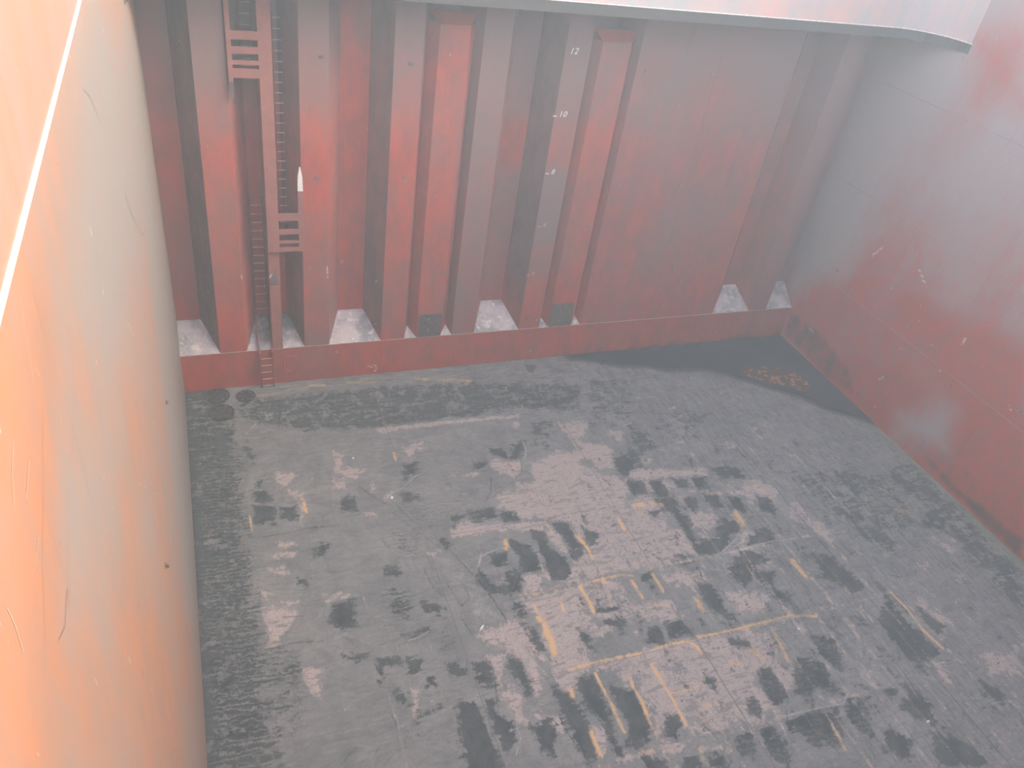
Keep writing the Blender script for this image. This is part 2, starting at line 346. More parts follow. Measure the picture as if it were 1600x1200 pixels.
PINK = {
1:[((690,740),(870,760),(760,850),(700,800)),((1150,570),(1230,600),(1210,700),(1400,720),(1340,800),(1170,740)),(.6,(790,860),(960,880),(960,1150),(880,1120),(860,980),(800,930)),
 (.8,(1130,750),(1280,790),(1260,880),(1160,880)),(.5,(600,240),(740,260),(740,390),(620,330)),(.6,(1050,170),(1340,150),(1340,180),(1060,190)),(.45,(160,350),(300,350),(290,380),(180,370)),
 (.45,(400,420),(480,400),(480,450),(420,480)),((1500,390),(1600,385),(1600,420),(1510,420)),(.6,(1350,1060),(1520,1000),(1500,1090),(1360,1090)),(.5,(1400,830),(1480,800),(1500,920),(1440,880))],
2:[((0,395),(600,330),(1100,290),(1100,310),(600,355),(0,425)),(.8,(200,540),(360,490),(370,560),(290,580),(270,650),(210,620)),(.55,(0,190),(330,150),(600,140),(600,180),(330,230),(0,240)),
 (.8,(720,100),(850,100),(840,120),(730,110)),(.8,(870,620),(1130,660),(1100,760),(950,760),(880,700)),(.6,(540,740),(780,740),(760,790),(560,790)),
 (.75,(1180,650),(1600,560),(1600,1140),(1100,1100),(950,1000),(950,920),(1200,800)),(.6,(1450,330),(1600,330),(1600,560),(1450,440)),(.8,(620,1120),(960,1150),(1330,1130),(1300,1200),(640,1200)),
 (.8,(1050,340),(1120,350),(1100,400),(1050,390)),(.5,(0,900),(150,860),(160,960),(0,1000))],
3:[(.75,(0,480),(130,480),(150,590),(50,640),(0,600)),(.8,(60,660),(330,700),(350,860),(250,880),(150,800),(0,780)),(.75,(0,780),(160,850),(470,960),(460,1200),(0,1200)),
 (.6,(250,560),(430,540),(430,680),(340,640)),(.8,(480,860),(1080,850),(1080,920),(780,930),(600,950),(480,920)),((570,770),(650,790),(600,830)),(.8,(700,960),(790,940),(830,1010),(770,1040)),
 (.6,(860,1020),(1300,1030),(1420,1000),(1500,1120),(1200,1060),(900,1060)),(.8,(1440,990),(1600,1000),(1600,1080),(1480,1040)),(.45,(400,80),(640,50),(680,80),(400,110)),
 (.6,(110,140),(190,140),(190,160),(110,160)),(.45,(1150,240),(1220,250),(1210,310),(1160,300)),(.35,(1170,620),(1330,620),(1330,700),(1200,700)),(.5,(460,1040),(900,1050),(900,1200),(460,1200))],
4:[((690,240),(860,230),(860,260),(720,290)),((660,320),(870,310),(850,350),(680,350)),((650,440),(780,440),(780,490),(700,490)),((590,620),(700,640),(620,680)),((750,700),(890,700),(800,730)),
 ((600,750),(720,740),(870,780),(840,880),(760,950),(700,1060),(630,1060),(640,900)),((1090,640),(1140,660),(1200,640),(1280,640),(1250,700),(1200,670),(1100,720)),((150,800),(190,830),(190,880),(160,860)),
 (.5,(880,0),(960,0),(950,100),(800,130),(860,80)),(.6,(1130,280),(1200,290),(1180,320)),(.6,(930,360),(990,370),(900,410)),(.7,(990,530),(1070,530),(1060,560),(1000,560))],
5:[(.9,(570,130),(620,90),(960,100),(1200,70),(1350,80),(1300,120),(1000,130),(720,180),(580,200)),((1130,490),(1300,480),(1280,560),(1290,620),(1140,620)),
 (.8,(1040,680),(1250,650),(1600,560),(1600,1200),(1400,1190),(1330,1000),(1250,830),(1180,760)),(.75,(1020,860),(1170,850),(1250,1000),(1370,1190),(1200,1130),(1000,1000),(760,960),(960,900)),
 (.7,(380,310),(520,280),(520,310),(400,340)),(.9,(910,540),(980,520),(970,590),(920,600)),(.9,(1300,130),(1420,140),(1480,320),(1440,320),(1330,210)),(.7,(1270,400),(1400,460),(1380,560),(1290,470)),
 (.8,(1490,400),(1600,400),(1600,560),(1400,560)),((840,1120),(1010,1120),(960,1200),(880,1200))],
6:[(.62,(0,0),(700,0),(800,200),(990,430),(600,560),(0,600)),(.85,(560,180),(700,250),(880,220),(990,430),(840,450)),(.9,(100,490),(370,560),(120,640)),(.6,(680,560),(1050,540),(1120,650),(960,700),(760,690)),
 (.75,(900,80),(1140,100),(1150,230),(960,220)),(.6,(1150,740),(1330,690),(1540,760),(1540,900),(1330,920)),(.55,(0,620),(400,620),(600,880),(200,1100),(0,1100)),(.5,(400,750),(800,780),(900,1000),(600,1000)),
 (.8,(1000,240),(1090,310),(1080,340),(1030,310)),(.45,(1140,420),(1600,360),(1600,560),(1200,640))],
8:[(.62,(0,0),(100,0),(200,350),(1000,150),(1600,120),(1600,400),(1480,440),(1500,600),(1600,740),(1560,860),(1000,950),(740,960),(640,800),(330,450),(0,450)),(.65,(760,450),(980,430),(1010,600),(830,560)),
 (.85,(1080,220),(1240,190),(1300,330),(1140,350)),((1420,580),(1520,600),(1590,740),(1540,780)),(.95,(120,930),(160,900),(200,880),(290,920),(290,1020),(230,1130),(150,1080)),
 (.8,(370,1130),(480,1080),(750,1010),(900,1000),(950,1080),(750,1090),(480,1150)),(.7,(600,640),(740,690),(740,900),(700,960)),(.5,(950,1000),(1280,950),(1300,1110),(1000,1100))],
7:[((840,330),(1010,320),(960,420),(960,560),(920,560),(900,430)),(.75,(960,60),(1150,40),(1200,300),(1290,440),(1270,740),(1170,560),(1130,380),(1030,290),(850,230),(760,160)),
 (.75,(930,620),(1010,580),(1120,580),(1150,860),(1080,820),(1040,720),(960,720)),(.9,(260,580),(310,570),(320,820),(280,800)),(.5,(120,780),(280,770),(270,810),(140,810)),
 (.85,(1220,780),(1460,820),(1430,920),(1350,860)),(.8,(1330,0),(1600,0),(1600,600),(1420,600),(1380,400),(1250,150)),(.35,(670,250),(720,240),(730,440),(690,440))],
10:[((560,470),(630,480),(640,540),(620,600),(570,530)),(.6,(400,10),(470,10),(470,50),(400,50)),(.8,(110,230),(140,240),(140,280),(120,270)),(.4,(550,660),(760,630),(770,690),(620,710)),(.35,(330,850),(390,850),(380,910),(330,910))],
9:[(.6,(0,520),(80,530),(110,600),(0,620)),(.95,(0,850),(60,880),(150,970),(100,1000),(0,930)),(.5,(850,780),(960,740),(1080,730),(1080,870),(960,850)),(.7,(130,830),(220,830),(210,940),(150,900)),
 (.5,(460,830),(540,790),(530,900),(480,900)),(.42,(640,820),(780,800),(860,850),(780,890),(660,860)),(.4,(600,180),(700,210),(690,270),(600,250)),(.75,(70,130),(170,150),(160,220),(90,200)),
 (.5,(200,210),(380,300),(300,320),(180,260)),(.4,(740,330),(820,330),(860,400),(780,400)),(.38,(1000,920),(1080,900),(1080,1110),(1000,1100)),(.4,(0,300),(160,300),(160,420),(0,520)),
 (.38,(560,480),(720,500),(860,700),(800,760),(640,560)),(.45,(330,980),(420,950),(430,1010),(380,1060))]}
YEL = {  # (width in zoomed pixels, strength, points)
5:[(45,1,(1260,830),(1300,870),(1330,960),(1360,1010),(1380,1100)),(20,.8,(1220,720),(1245,780)),(25,.9,(1430,700),(1455,770)),(30,.8,(1000,220),(1005,290)),(22,1,(1550,180),(1600,240)),
 (25,.7,(1330,110),(1360,160)),(18,.6,(1090,650),(1300,630),(1400,580),(1600,560)),(20,.9,(1580,590),(1600,620))],
6:[(18,1,(70,290),(110,340),(150,400),(180,470)),(22,.9,(380,150),(430,240)),(35,.85,(510,50),(570,50)),(26,.9,(650,590),(700,660),(730,720)),(24,.95,(480,630),(530,700),(570,770)),
 (26,1,(80,680),(130,760),(170,830),(190,890)),(24,.75,(190,640),(300,610),(400,590),(490,600)),(30,.9,(260,640),(290,650)),(8,.8,(610,850),(700,830),(780,820)),(40,.65,(980,770),(1040,870)),
 (36,.7,(1270,110),(1350,200)),(24,.85,(1010,1075),(1150,1050),(1300,1015),(1380,1010)),(24,.75,(1400,990),(1520,970),(1600,940)),(20,.85,(640,1180),(800,1125),(930,1110),(1000,1150),(1030,1200)),
 (20,.6,(1380,510),(1450,620),(1500,670)),(18,.65,(300,720),(340,770)),(24,.45,(840,500),(1050,460),(1180,460)),(36,.6,(640,20),(720,40)),(50,.4,(1200,800),(1500,880))],
3:[(36,.9,(510,1150),(570,1140)),(36,.7,(640,1130),(720,1140)),(30,.65,(840,1080),(910,1080)),(34,.7,(1440,1010),(1500,1030)),(30,.5,(1060,1050),(1190,1050)),(8,.7,(520,310),(670,295)),
 (30,.35,(1300,290),(1340,310)),(14,.7,(780,390),(820,385)),(12,.6,(590,60),(670,70)),(8,.6,(350,550),(490,500)),(14,.5,(1480,500),(1560,540))],
8:[(22,.9,(0,430),(200,375),(400,330),(570,305)),(26,.95,(200,460),(250,560),(320,690),(370,800),(430,920)),(28,1,(460,480),(500,570),(560,670),(600,780)),(24,.6,(600,780),(660,920),(720,990)),
 (26,1,(640,390),(720,530),(780,620),(850,750),(915,870)),(22,.6,(780,620),(900,590),(1050,560)),(44,.55,(1050,710),(1180,700)),(22,.9,(800,225),(930,215),(990,250),(1030,310)),(18,.6,(650,270),(800,240)),
 (40,.6,(1260,370),(1340,380)),(26,.55,(1390,200),(1500,330),(1530,370)),(32,1,(170,920),(200,1000),(250,1110)),(34,.85,(10,590),(30,640)),(34,.55,(540,1080),(740,1060)),(14,.65,(830,1010),(970,980)),
 (24,.55,(1010,1050),(1050,1150)),(24,.45,(1390,890),(1440,940)),(30,.55,(120,290),(160,340)),(30,.6,(230,1190),(310,1185)),(20,.45,(1240,1040),(1290,1100))],
9:[(22,.8,(210,420),(260,480)),(8,.9,(580,540),(640,600),(700,680)),(14,1,(700,680),(775,750)),(6,.8,(750,630),(780,660)),(14,.7,(340,1000),(410,1130)),(20,.45,(350,740),(390,740)),(20,.8,(0,240),(30,290)),
 (30,.45,(600,230),(660,250)),(12,.75,(0,680),(200,630),(300,630)),(16,.65,(140,690),(200,800)),(18,.6,(60,760),(110,800)),(12,.5,(440,370),(470,400)),(8,.7,(540,150),(560,160))],
1:[(24,.85,(970,60),(1080,60)),(18,.65,(1260,40),(1480,35)),(26,.45,(550,140),(800,115)),(10,.9,(500,1075),(520,1200)),(22,.85,(915,950),(945,1050)),(12,.6,(470,440),(550,360))],
2:[(36,.6,(300,10),(720,20),(690,50)),(20,.7,(130,590),(145,640)),(26,.45,(650,750),(760,760)),(14,.65,(1410,340),(1450,410)),(30,.5,(1040,700),(1090,700))]}
PALE = {
5:[(8,.8,(620,350),(700,420),(760,500)),(14,.8,(240,1000),(320,980),(400,930)),(16,.7,(780,230),(810,330),(770,480)),(14,.7,(800,350),(900,300),(980,280)),(10,.5,(350,130),(470,230),(540,300)),
 (14,.6,(570,270),(720,270)),(10,.5,(190,340),(300,330)),(8,.5,(350,400),(440,560),(520,600)),(14,.5,(700,700),(800,620)),(6,.7,(640,180),(740,180),(740,200)),(8,.7,(1490,330),(1560,280)),(7,.7,(1470,310),(1530,260))],
2:[(12,.6,(370,920),(480,830),(560,860)),(8,.7,(20,930),(180,870),(320,750)),(10,.8,(1130,490),(1160,560),(1150,640)),(14,.5,(240,1000),(600,975),(820,1000)),(8,.6,(60,330),(30,330)),(8,.6,(370,290),(440,285)),(8,.6,(1390,240),(1450,235)),
 (8,.5,(1130,390),(1330,310)),(12,.4,(960,960),(900,900),(900,780)),(12,.5,(940,880),(1100,770)),(10,.6,(700,1090),(800,1060))],
6:[(9,.9,(1330,250),(1300,310),(1190,410)),(9,.9,(1390,250),(1350,330),(1280,370)),(12,.8,(1190,425),(1400,390),(1600,350)),(50,.6,(110,960),(200,910),(380,880)),(30,.5,(200,990),(330,1020)),(6,.8,(1070,295),(1170,300)),
 (10,.6,(1150,960),(1210,1000),(1250,940)),(12,.5,(0,700),(60,760))],
8:[(12,.9,(1430,580),(1500,690),(1550,780)),(12,.6,(820,200),(900,185)),(14,.7,(990,950),(1150,900),(1330,855)),(10,.6,(0,1000),(90,1120)),(10,.5,(680,650),(730,730)),(14,.6,(560,1050),(690,980)),(10,.6,(1100,370),(1320,720))],
7:[(12,.5,(140,240),(200,370)),(14,.5,(390,190),(460,380)),(36,.6,(760,660),(830,800),(920,1040)),(12,.7,(500,760),(640,680),(860,610)),(24,.6,(160,880),(340,820),(500,780)),(8,.6,(80,640),(160,880),(230,1200)),
 (10,.7,(1080,880),(1120,960),(1080,1100)),(10,.5,(1500,1000),(1600,1130)),(20,.4,(640,860),(700,1200)),(10,.5,(240,310),(350,240)),(10,.5,(690,240),(740,170))],
4:[(12,.6,(1140,900),(1290,970),(1430,1030)),(8,.6,(1390,660),(1430,800)),(12,.6,(970,860),(1040,820),(1070,760)),(16,.5,(350,300),(480,300)),(10,.6,(880,520),(1020,495)),(10,.6,(1440,570),(1480,600)),(8,.5,(400,710),(470,700)),(12,.5,(160,520),(200,570))],
1:[(10,.6,(480,870),(490,1000)),(12,.5,(530,990),(680,990)),(12,.5,(150,430),(150,540)),(20,.5,(110,590),(160,600)),(20,.5,(240,590),(280,580)),(8,.6,(590,370),(640,370)),(12,.6,(1180,360),(1240,360)),(8,.6,(1150,180),(1200,180)),(10,.5,(900,100),(920,100))],
9:[(4,.6,(280,100),(450,260),(520,330)),(4,.6,(420,100),(500,180)),(7,.7,(460,600),(560,740),(660,900),(740,1020)),(7,.8,(0,385),(130,350),(280,330),(420,310)),(12,.5,(300,620),(400,590),(580,540)),(10,.6,(640,800),(720,810),(790,800)),
 (8,.6,(300,790),(380,870)),(10,.8,(210,1000),(330,970),(400,960),(420,920)),(10,.8,(330,985),(400,1100)),(6,.7,(100,540),(170,610)),(5,.5,(520,270),(560,275)),(8,.5,(480,950),(560,1080)),(8,.5,(660,870),(760,960))],
3:[(8,.8,(960,240),(1050,340),(1100,390),(1160,460),(1240,560)),(8,.5,(1130,640),(1190,690)),(9,.6,(980,450),(1040,510)),(8,.5,(720,150),(780,200)),(9,.55,(1180,310),(1340,510)),(8,.6,(230,340),(480,325)),(10,.6,(1190,155),(1250,170)),
 (5,.6,(880,130),(960,240)),(9,.5,(520,470),(620,570),(700,680)),(10,.5,(1440,225),(1500,225)),(8,.6,(720,715),(790,690)),(8,.5,(1300,640),(1360,690))]}
DLN = {
1:[(13,.9,(1350,850),(1400,880),(1480,940),(1560,980)),(10,.7,(620,430),(740,530)),(8,.7,(860,440),(850,520)),(18,.5,(880,540),(1000,660),(1070,700)),(10,.6,(800,590),(900,660)),(8,.7,(930,1170),(1150,1150)),(8,.7,(1160,870),(1230,910)),(8,.7,(1180,800),(1300,830))],
2:[(11,.9,(90,940),(230,1080),(300,1150)),(7,.9,(1120,650),(1130,740)),(12,.7,(1110,760),(980,870),(850,960)),(14,.8,(890,780),(880,900),(840,970)),(12,.6,(780,860),(760,960)),(14,.6,(250,1010),(600,960),(840,980)),(8,.6,(700,460),(760,400)),
 (10,.6,(1300,760),(1210,800)),(10,.5,(380,1080),(480,1190)),(10,.5,(470,1060),(540,1190))],
3:[(10,.8,(120,790),(180,880),(300,910)),(10,.7,(0,610),(100,720)),(8,.6,(200,950),(260,1040)),(5,.7,(1160,810),(1540,760)),(5,.4,(480,420),(700,680))],
4:[(9,.9,(450,210),(700,180),(900,140),(1160,100)),(12,.8,(470,1060),(650,1020)),(18,.8,(620,1070),(850,1020),(1080,1000)),(10,.7,(1130,930),(1300,1010)),(8,.8,(850,610),(940,605)),(10,.8,(700,600),(800,610)),(8,.9,(760,820),(910,815)),
 (8,.8,(1090,465),(1200,465)),(8,.8,(700,885),(790,880)),(8,.8,(640,660),(700,670)),(10,.7,(1350,350),(1400,345)),(10,.8,(1280,180),(1370,185)),(12,.8,(1520,200),(1600,280)),(8,.7,(350,620),(500,630))],
5:[(14,.7,(120,0),(300,150),(500,290),(600,340)),(7,1,(560,290),(750,490),(850,610),(1000,830)),(10,.8,(350,430),(440,600),(530,680)),(8,.7,(390,350),(440,460)),(9,.9,(540,560),(660,740)),(12,.8,(690,580),(710,670),(650,740)),
 (14,.8,(660,840),(720,930)),(14,.8,(20,200),(60,260),(110,290)),(14,.8,(300,870),(540,820)),(10,.7,(0,1040),(250,960)),(10,.7,(1110,490),(1030,680)),(10,.6,(180,130),(320,220)),(10,.6,(380,90),(520,220)),(10,.6,(480,60),(540,200)),
 (10,.5,(250,330),(330,420)),(10,.5,(180,420),(300,400)),(18,.5,(520,980),(480,1080)),(8,.7,(780,240),(830,330)),(10,.7,(940,1000),(1020,1080)),(10,.7,(1160,1020),(1260,1150))],
6:[(14,.8,(800,840),(900,980),(960,1070)),(8,.8,(80,520),(140,640)),(8,.6,(420,190),(520,330),(620,470)),(8,.6,(680,160),(780,340)),(7,.8,(110,690),(260,690)),(7,.7,(150,370),(210,300))],
8:[(12,.85,(960,150),(1110,380),(1200,540),(1330,740),(1440,920),(1620,1220)),(8,.8,(190,780),(300,920),(400,1080)),(8,.7,(680,680),(720,730)),(7,.6,(740,440),(770,480)),(6,.8,(750,190),(830,180))],
7:[(8,.9,(880,360),(915,500),(940,760)),(10,.8,(820,320),(890,400)),(14,.7,(20,390),(40,520)),(9,.8,(670,40),(740,160)),(10,.7,(180,130),(300,90),(540,30)),(10,.7,(200,180),(400,120)),(10,.7,(600,300),(680,480)),(10,.8,(1470,900),(1590,1080)),
 (8,.8,(110,780),(150,870)),(8,.7,(700,250),(690,470)),(10,.6,(180,1000),(420,920)),(10,.6,(40,1180),(150,1060)),(8,.7,(1160,220),(1260,320)),(10,.6,(260,300),(340,240))],
10:[(9,.8,(320,800),(540,745)),(8,.7,(330,800),(360,780)),(16,.6,(720,900),(790,820)),(14,.5,(800,910),(850,840)),(12,.5,(860,870),(900,810)),(8,.6,(600,200),(650,190)),(14,.6,(520,355),(680,350))],
9:[(5,.6,(480,600),(540,720),(650,870)),(5,.6,(0,30),(100,25)),(5,.6,(780,790),(860,830)),(5,.5,(300,620),(360,600))]}
TREAD = {1:[((120,600),(440,600),(480,1200),(130,1200))],4:[((160,0),(500,0),(580,280),(620,960),(280,960),(200,700)),],
 10:[((90,0),(370,0),(360,300),(540,400),(570,740),(300,900),(170,900),(120,400)),((900,100),(1040,100),(1040,300),(900,300))],
 5:[((80,120),(340,150),(330,340),(160,330)),((100,600),(230,700),(230,920),(80,900))],2:[(.8,(180,1000),(500,1000),(560,1180),(250,1190))],7:[(.7,(180,900),(500,850),(480,1050),(180,1100))],
 9:[(.5,(200,560),(500,900),(560,1200),(0,1200),(0,700))]}

# ------------------------------------------------------------------ dimensions of the hold
HW = 25.7; YN = -25.9; STOOL = 1.51; D = 1.0; ZT = 13.35; ZL = 13.67; ZTOP = 17.4

def grid(name, origin, eu, ev, nu, nv, mat, parent, attrs=None, zfun=None, thick=None):
    """a steel plate as a grid of nu x nv cells spanning eu, ev; 'attrs' maps attribute name -> (n,3) function of positions"""
    origin, eu, ev = map(np.array, (origin, eu, ev))
    U, V = np.meshgrid(np.linspace(0,1,nu+1), np.linspace(0,1,nv+1))
    P = origin + U.reshape(-1,1)*eu + V.reshape(-1,1)*ev
    nrm = np.cross(eu, ev); nrm = nrm/np.linalg.norm(nrm)
    if zfun is not None: P = P + zfun(P)[:, None]*nrm
    i = np.arange(nu*nv); a = (i//nu)*(nu+1)+i % nu
    F = np.stack([a, a+1, a+nu+2, a+nu+1], 1)
    nV = len(P); vs = P; fs = F
    if thick:
        # closed rim so that the plate has real thickness
        ring = list(range(0, nu+1)) + [(j+1)*(nu+1)-1 for j in range(1, nv+1)] + [nv*(nu+1)+k for k in range(nu-1, -1, -1)] + [j*(nu+1) for j in range(nv-1, 0, -1)]
        top = P[ring]; low = top - thick*nrm; k = len(ring)
        vs = np.vstack([P, top, low]); R = np.array([[nV+(q+1) % k, nV+q, nV+k+q, nV+k+(q+1) % k] for q in range(k)])
        fs = np.vstack([F, R])
    me = bpy.data.meshes.new(name)
    me.vertices.add(len(vs)); me.vertices.foreach_set('co', vs.astype(np.float32).ravel())
    me.loops.add(len(fs)*4); me.loops.foreach_set('vertex_index', fs.astype(np.int32).ravel())
    me.polygons.add(len(fs)); me.polygons.foreach_set('loop_start', np.arange(len(fs), dtype=np.int32)*4)
    me.polygons.foreach_set('loop_total', np.full(len(fs), 4, np.int32))
    me.update(calc_edges=True); me.validate()
    for k, fn in (attrs or {}).items():
        A = np.ones((len(vs), 4), np.float32); A[:, :3] = fn(vs)
        at_ = me.attributes.new(k, 'FLOAT_COLOR', 'POINT'); at_.data.foreach_set('color', A.ravel())
    me.materials.append(mat)
    o = bpy.data.objects.new(name, me); C.objects.link(o)
    if parent is not None: o.parent = parent
    return o

# ------------------------------------------------------------------ floor
floor = MB().box(-.3, HW+.3, YN-.3, 1.3, -.35, -.06).build('floor', FLOOR); tag(floor, kind='structure')
WATER_EDGE = [(893,558),(930,561),(965,569),(1010,569),(1042,577),(1090,574),(1125,579),(1160,590),(1200,603),(1230,611),(1262,622),(1300,640),(1335,650),(1366,659)]
def cache(src, line=False):
    out = []
    for z, items in src.items():
        s = ZN[z][2]
        for it in items:
            if line:
                w, st, pts = it[0], it[1], it[2:]
                L = fl(z, pts); px = np.hypot(*np.diff(np.array(pts), axis=0).T).sum(); m = np.hypot(*np.diff(L, axis=0).T).sum()
                out.append((max(.022, (.5 if src is YEL else .36)*w*min(m/px, .022*5/s*1.4)), st*(1 if src is YEL else .85), L))
            else:
                st = 1.; pts = it
                if not isinstance(it[0], tuple): st = it[0]; pts = it[1:]
                out.append((st, fl(z, pts)))
    return out
cD, cP, cT = cache(DARK), cache(PINK), cache(TREAD)
cY, cPa, cDl = cache(YEL, True), cache(PALE, True), cache(DLN, True)
XL = [8.8+.812*k for k in range(-11, 21)]           # inner bottom longitudinals
YF = [-.48-2.655*k for k in range(0, 10)]           # floor frames
def grid_lines(P):
    fx = np.min([np.abs(P[:,0]-x) for x in XL], 0); fy = np.min([np.abs(P[:,1]-y) for y in YF], 0)
    return fx, fy
def f_a(V):
    P = V[:, :2]; A = np.zeros((len(P), 3)); fx, fy = grid_lines(P)
    for st, q in cD: add_poly(A[:,0], P, q, st, .22)
    for st, q in cP: add_poly(A[:,1], P, q, st, .20)
    for w, st, q in cY: add_line(A[:,2], P, q, w, st)
    # worn crests along the stiffeners, soot in the dished cells, on the travelled part of the floor
    reg = np.clip((P[:,0]-8.3)/2.5, 0, 1)*np.clip((-4.5-P[:,1])/3, 0, 1)*np.clip((23.5-P[:,0])/3, 0, 1)
    crest = np.maximum(np.clip(1-fx/.12, 0, 1), np.clip(1-fy/.14, 0, 1))
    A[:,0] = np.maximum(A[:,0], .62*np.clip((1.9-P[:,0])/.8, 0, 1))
    A[:,0] = np.maximum(A[:,0], .22*reg*np.clip(fx/.3, 0, 1)) * (1-.45*crest*reg)
    A[:,1] = np.maximum(A[:,1], .38*crest*reg)
    A[:,2] = np.maximum(A[:,2], .30*crest*reg*np.clip((-7-P[:,1])/3, 0, 1))
    return A
def f_b(V):
    P = V[:, :2]; A = np.zeros((len(P), 3))
    for w, st, q in cPa: add_line(A[:,0], P, q, w, st)
    for w, st, q in cDl: add_line(A[:,1], P, q, w, st)
    add_poly(A[:,0], P, fl(5, ((420,340),(560,300),(1010,850),(760,900),(700,740),(540,560))), .42, .2)
    for st, q in cT: add_poly(A[:,2], P, q, st, .15)
    return A
wl_ = np.array([at(u, v, 2, 0)[:2] for u, v in WATER_EDGE])
spot = np.array([at(u, v, 2, 0)[:2] for u, v in ((819,569),(838,571),(832,583),(825,580))])
def f_c(V):
    P = V[:, :2]; A = np.zeros((len(P), 3))
    A[:,0] = np.maximum(np.clip(1-(HW-P[:,0])/1.3, 0, 1)*.55, np.clip(1-np.abs(P[:,1]+.4)/.55, 0, 1)*.4*(P[:,0] < 16)*(P[:,0] > 1.5))
    w = pdist(P, wl_); A[:,1] = np.clip(1-w/.45, 0, 1)*.9
    add_poly(A[:,1], P, spot, 1., .04)
    add_poly(A[:,1], P, np.array([at(u, v, 2, 0)[:2] for u, v in ((915,562),(960,571),(1020,574),(1060,580),(1000,562),(960,552))]), .8, .15)
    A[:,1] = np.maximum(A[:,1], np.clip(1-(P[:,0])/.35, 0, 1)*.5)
    A[:,2] = np.clip((P[:,1]+3.1)/.15, 0, 1)*np.clip((17.5-P[:,0])/3, 0, 1)*np.clip((P[:,0]-1.5)/1, 0, 1)
    return A
def dish(V):
    fx, fy = grid_lines(V[:, :2])
    return -.014*np.clip(fx/.3, 0, 1)*np.clip(fy/.3, 0, 1)
XS = [0, 6.42, 12.84, 19.06, HW]; YS = [0., -3.135, -8.445, -13.755, -19.065, YN]
for i in range(4):
    for j in range(5):
        x0, x1 = XS[i]+.002, XS[i+1]-.002; y1, y0 = YS[j]-.002, YS[j+1]+.002
        r = .042 if j < 4 else .12
        grid('floor_plate', (x0, y0, 0), (x1-x0, 0, 0), (0, y1-y0, 0), int((x1-x0)/r), int((y1-y0)/r), FLOOR, floor,
             {'fa': f_a, 'fb': f_b, 'fc': f_c}, dish, .05)
WELDF = plain('floor_weld_bead', (.22,.19,.175), (.13,.13,.13), 12, .8)
for x in XS[1:4]:
    MB().tube([(x, YS[0], -.004), (x, YN, -.004)], .012, 6).build('weld_seam', WELDF, floor)
for y in YS[1:5]:
    MB().tube([(0, y, -.004), (HW, y, -.004)], .010, 6).build('weld_seam', WELDF, floor)

# ------------------------------------------------------------------ side walls
def wall_attr(ax, greys, darks, pales, base=.45):
    G = [(st, np.array([at(u, v, 0, ax)[1:] for u, v in q])) for st, q in greys]
    K = [(st, np.array([at(u, v, 0, ax)[1:] for u, v in q])) for st, q in darks]
    L = [(w, st, np.array([at(u, v, 0, ax)[1:] for u, v in q])) for w, st, q in pales]
    def fn(V):
        P = V[:, 1:]; A = np.zeros((len(P), 3)); A[:,0] = base+.75*np.clip((P[:,1]-3.5)/6, 0, 1)*(ax > 1)  # right wall greys with height, partly as painted haze
        for st, q in G:
            i = near(P, q, 1.2)
            if len(i):
                k = np.clip(.5+sdist(P[i], q)/1.6, 0, 1); A[i,0] = A[i,0]*(1-k)+st*k
        for st, q in K: add_poly(A[:,1], P, q, st, .25)
        for w, st, q in L: add_line(A[:,2], P, q, w, st)
        return A
    return fn
wall_left = MB().box(-.3, -.03, YN-.3, 1.3, -.06, ZTOP+.6).build('wall_left', PAINT_L); tag(wall_left, kind='structure')
la = wall_attr(0, [(.95, [(115,60),(200,60),(235,300),(180,520),(100,520),(130,250)]), (-.1, [(190,640),(215,650),(215,760),(190,720)]),
                   (.15, [(100,930),(240,940),(300,1000),(290,1200),(110,1200)]), (-.4, [(60,470),(75,560),(70,900),(60,1200),(0,1200),(0,470)]),  # last polygon here paints the orange of the sunlit strip
                   (.9, [(110,640),(190,680),(170,900),(110,880)]), (.95, [(205,60),(236,60),(290,500),(318,950),(300,950),(265,700),(232,400)])], [], [])  # last polygon greys the far edge as painted shade
ZS = [-.02, 3.72, 7.6, 11.5, 15.38, ZTOP+.5]; YW = [YN, -17.6, -9.2, -3.2, 1.]
for a in range(4):
    for b in range(5):
        y0, y1 = YW[a]+.0004, YW[a+1]-.0004; z0, z1 = ZS[b]+.0004, ZS[b+1]-.0004
        grid('wall_plate', (0, y0, z0), (0, y1-y0, 0), (0, 0, z1-z0), int((y1-y0)/.2), int((z1-z0)/.2), PAINT_L, wall_left, {'wear_shade': la}, None, .028)
wall_right = MB().box(HW+.03, HW+.3, YN-.3, 1.3, -.06, ZTOP).build('wall_right', PAINT_R); tag(wall_right, kind='structure')
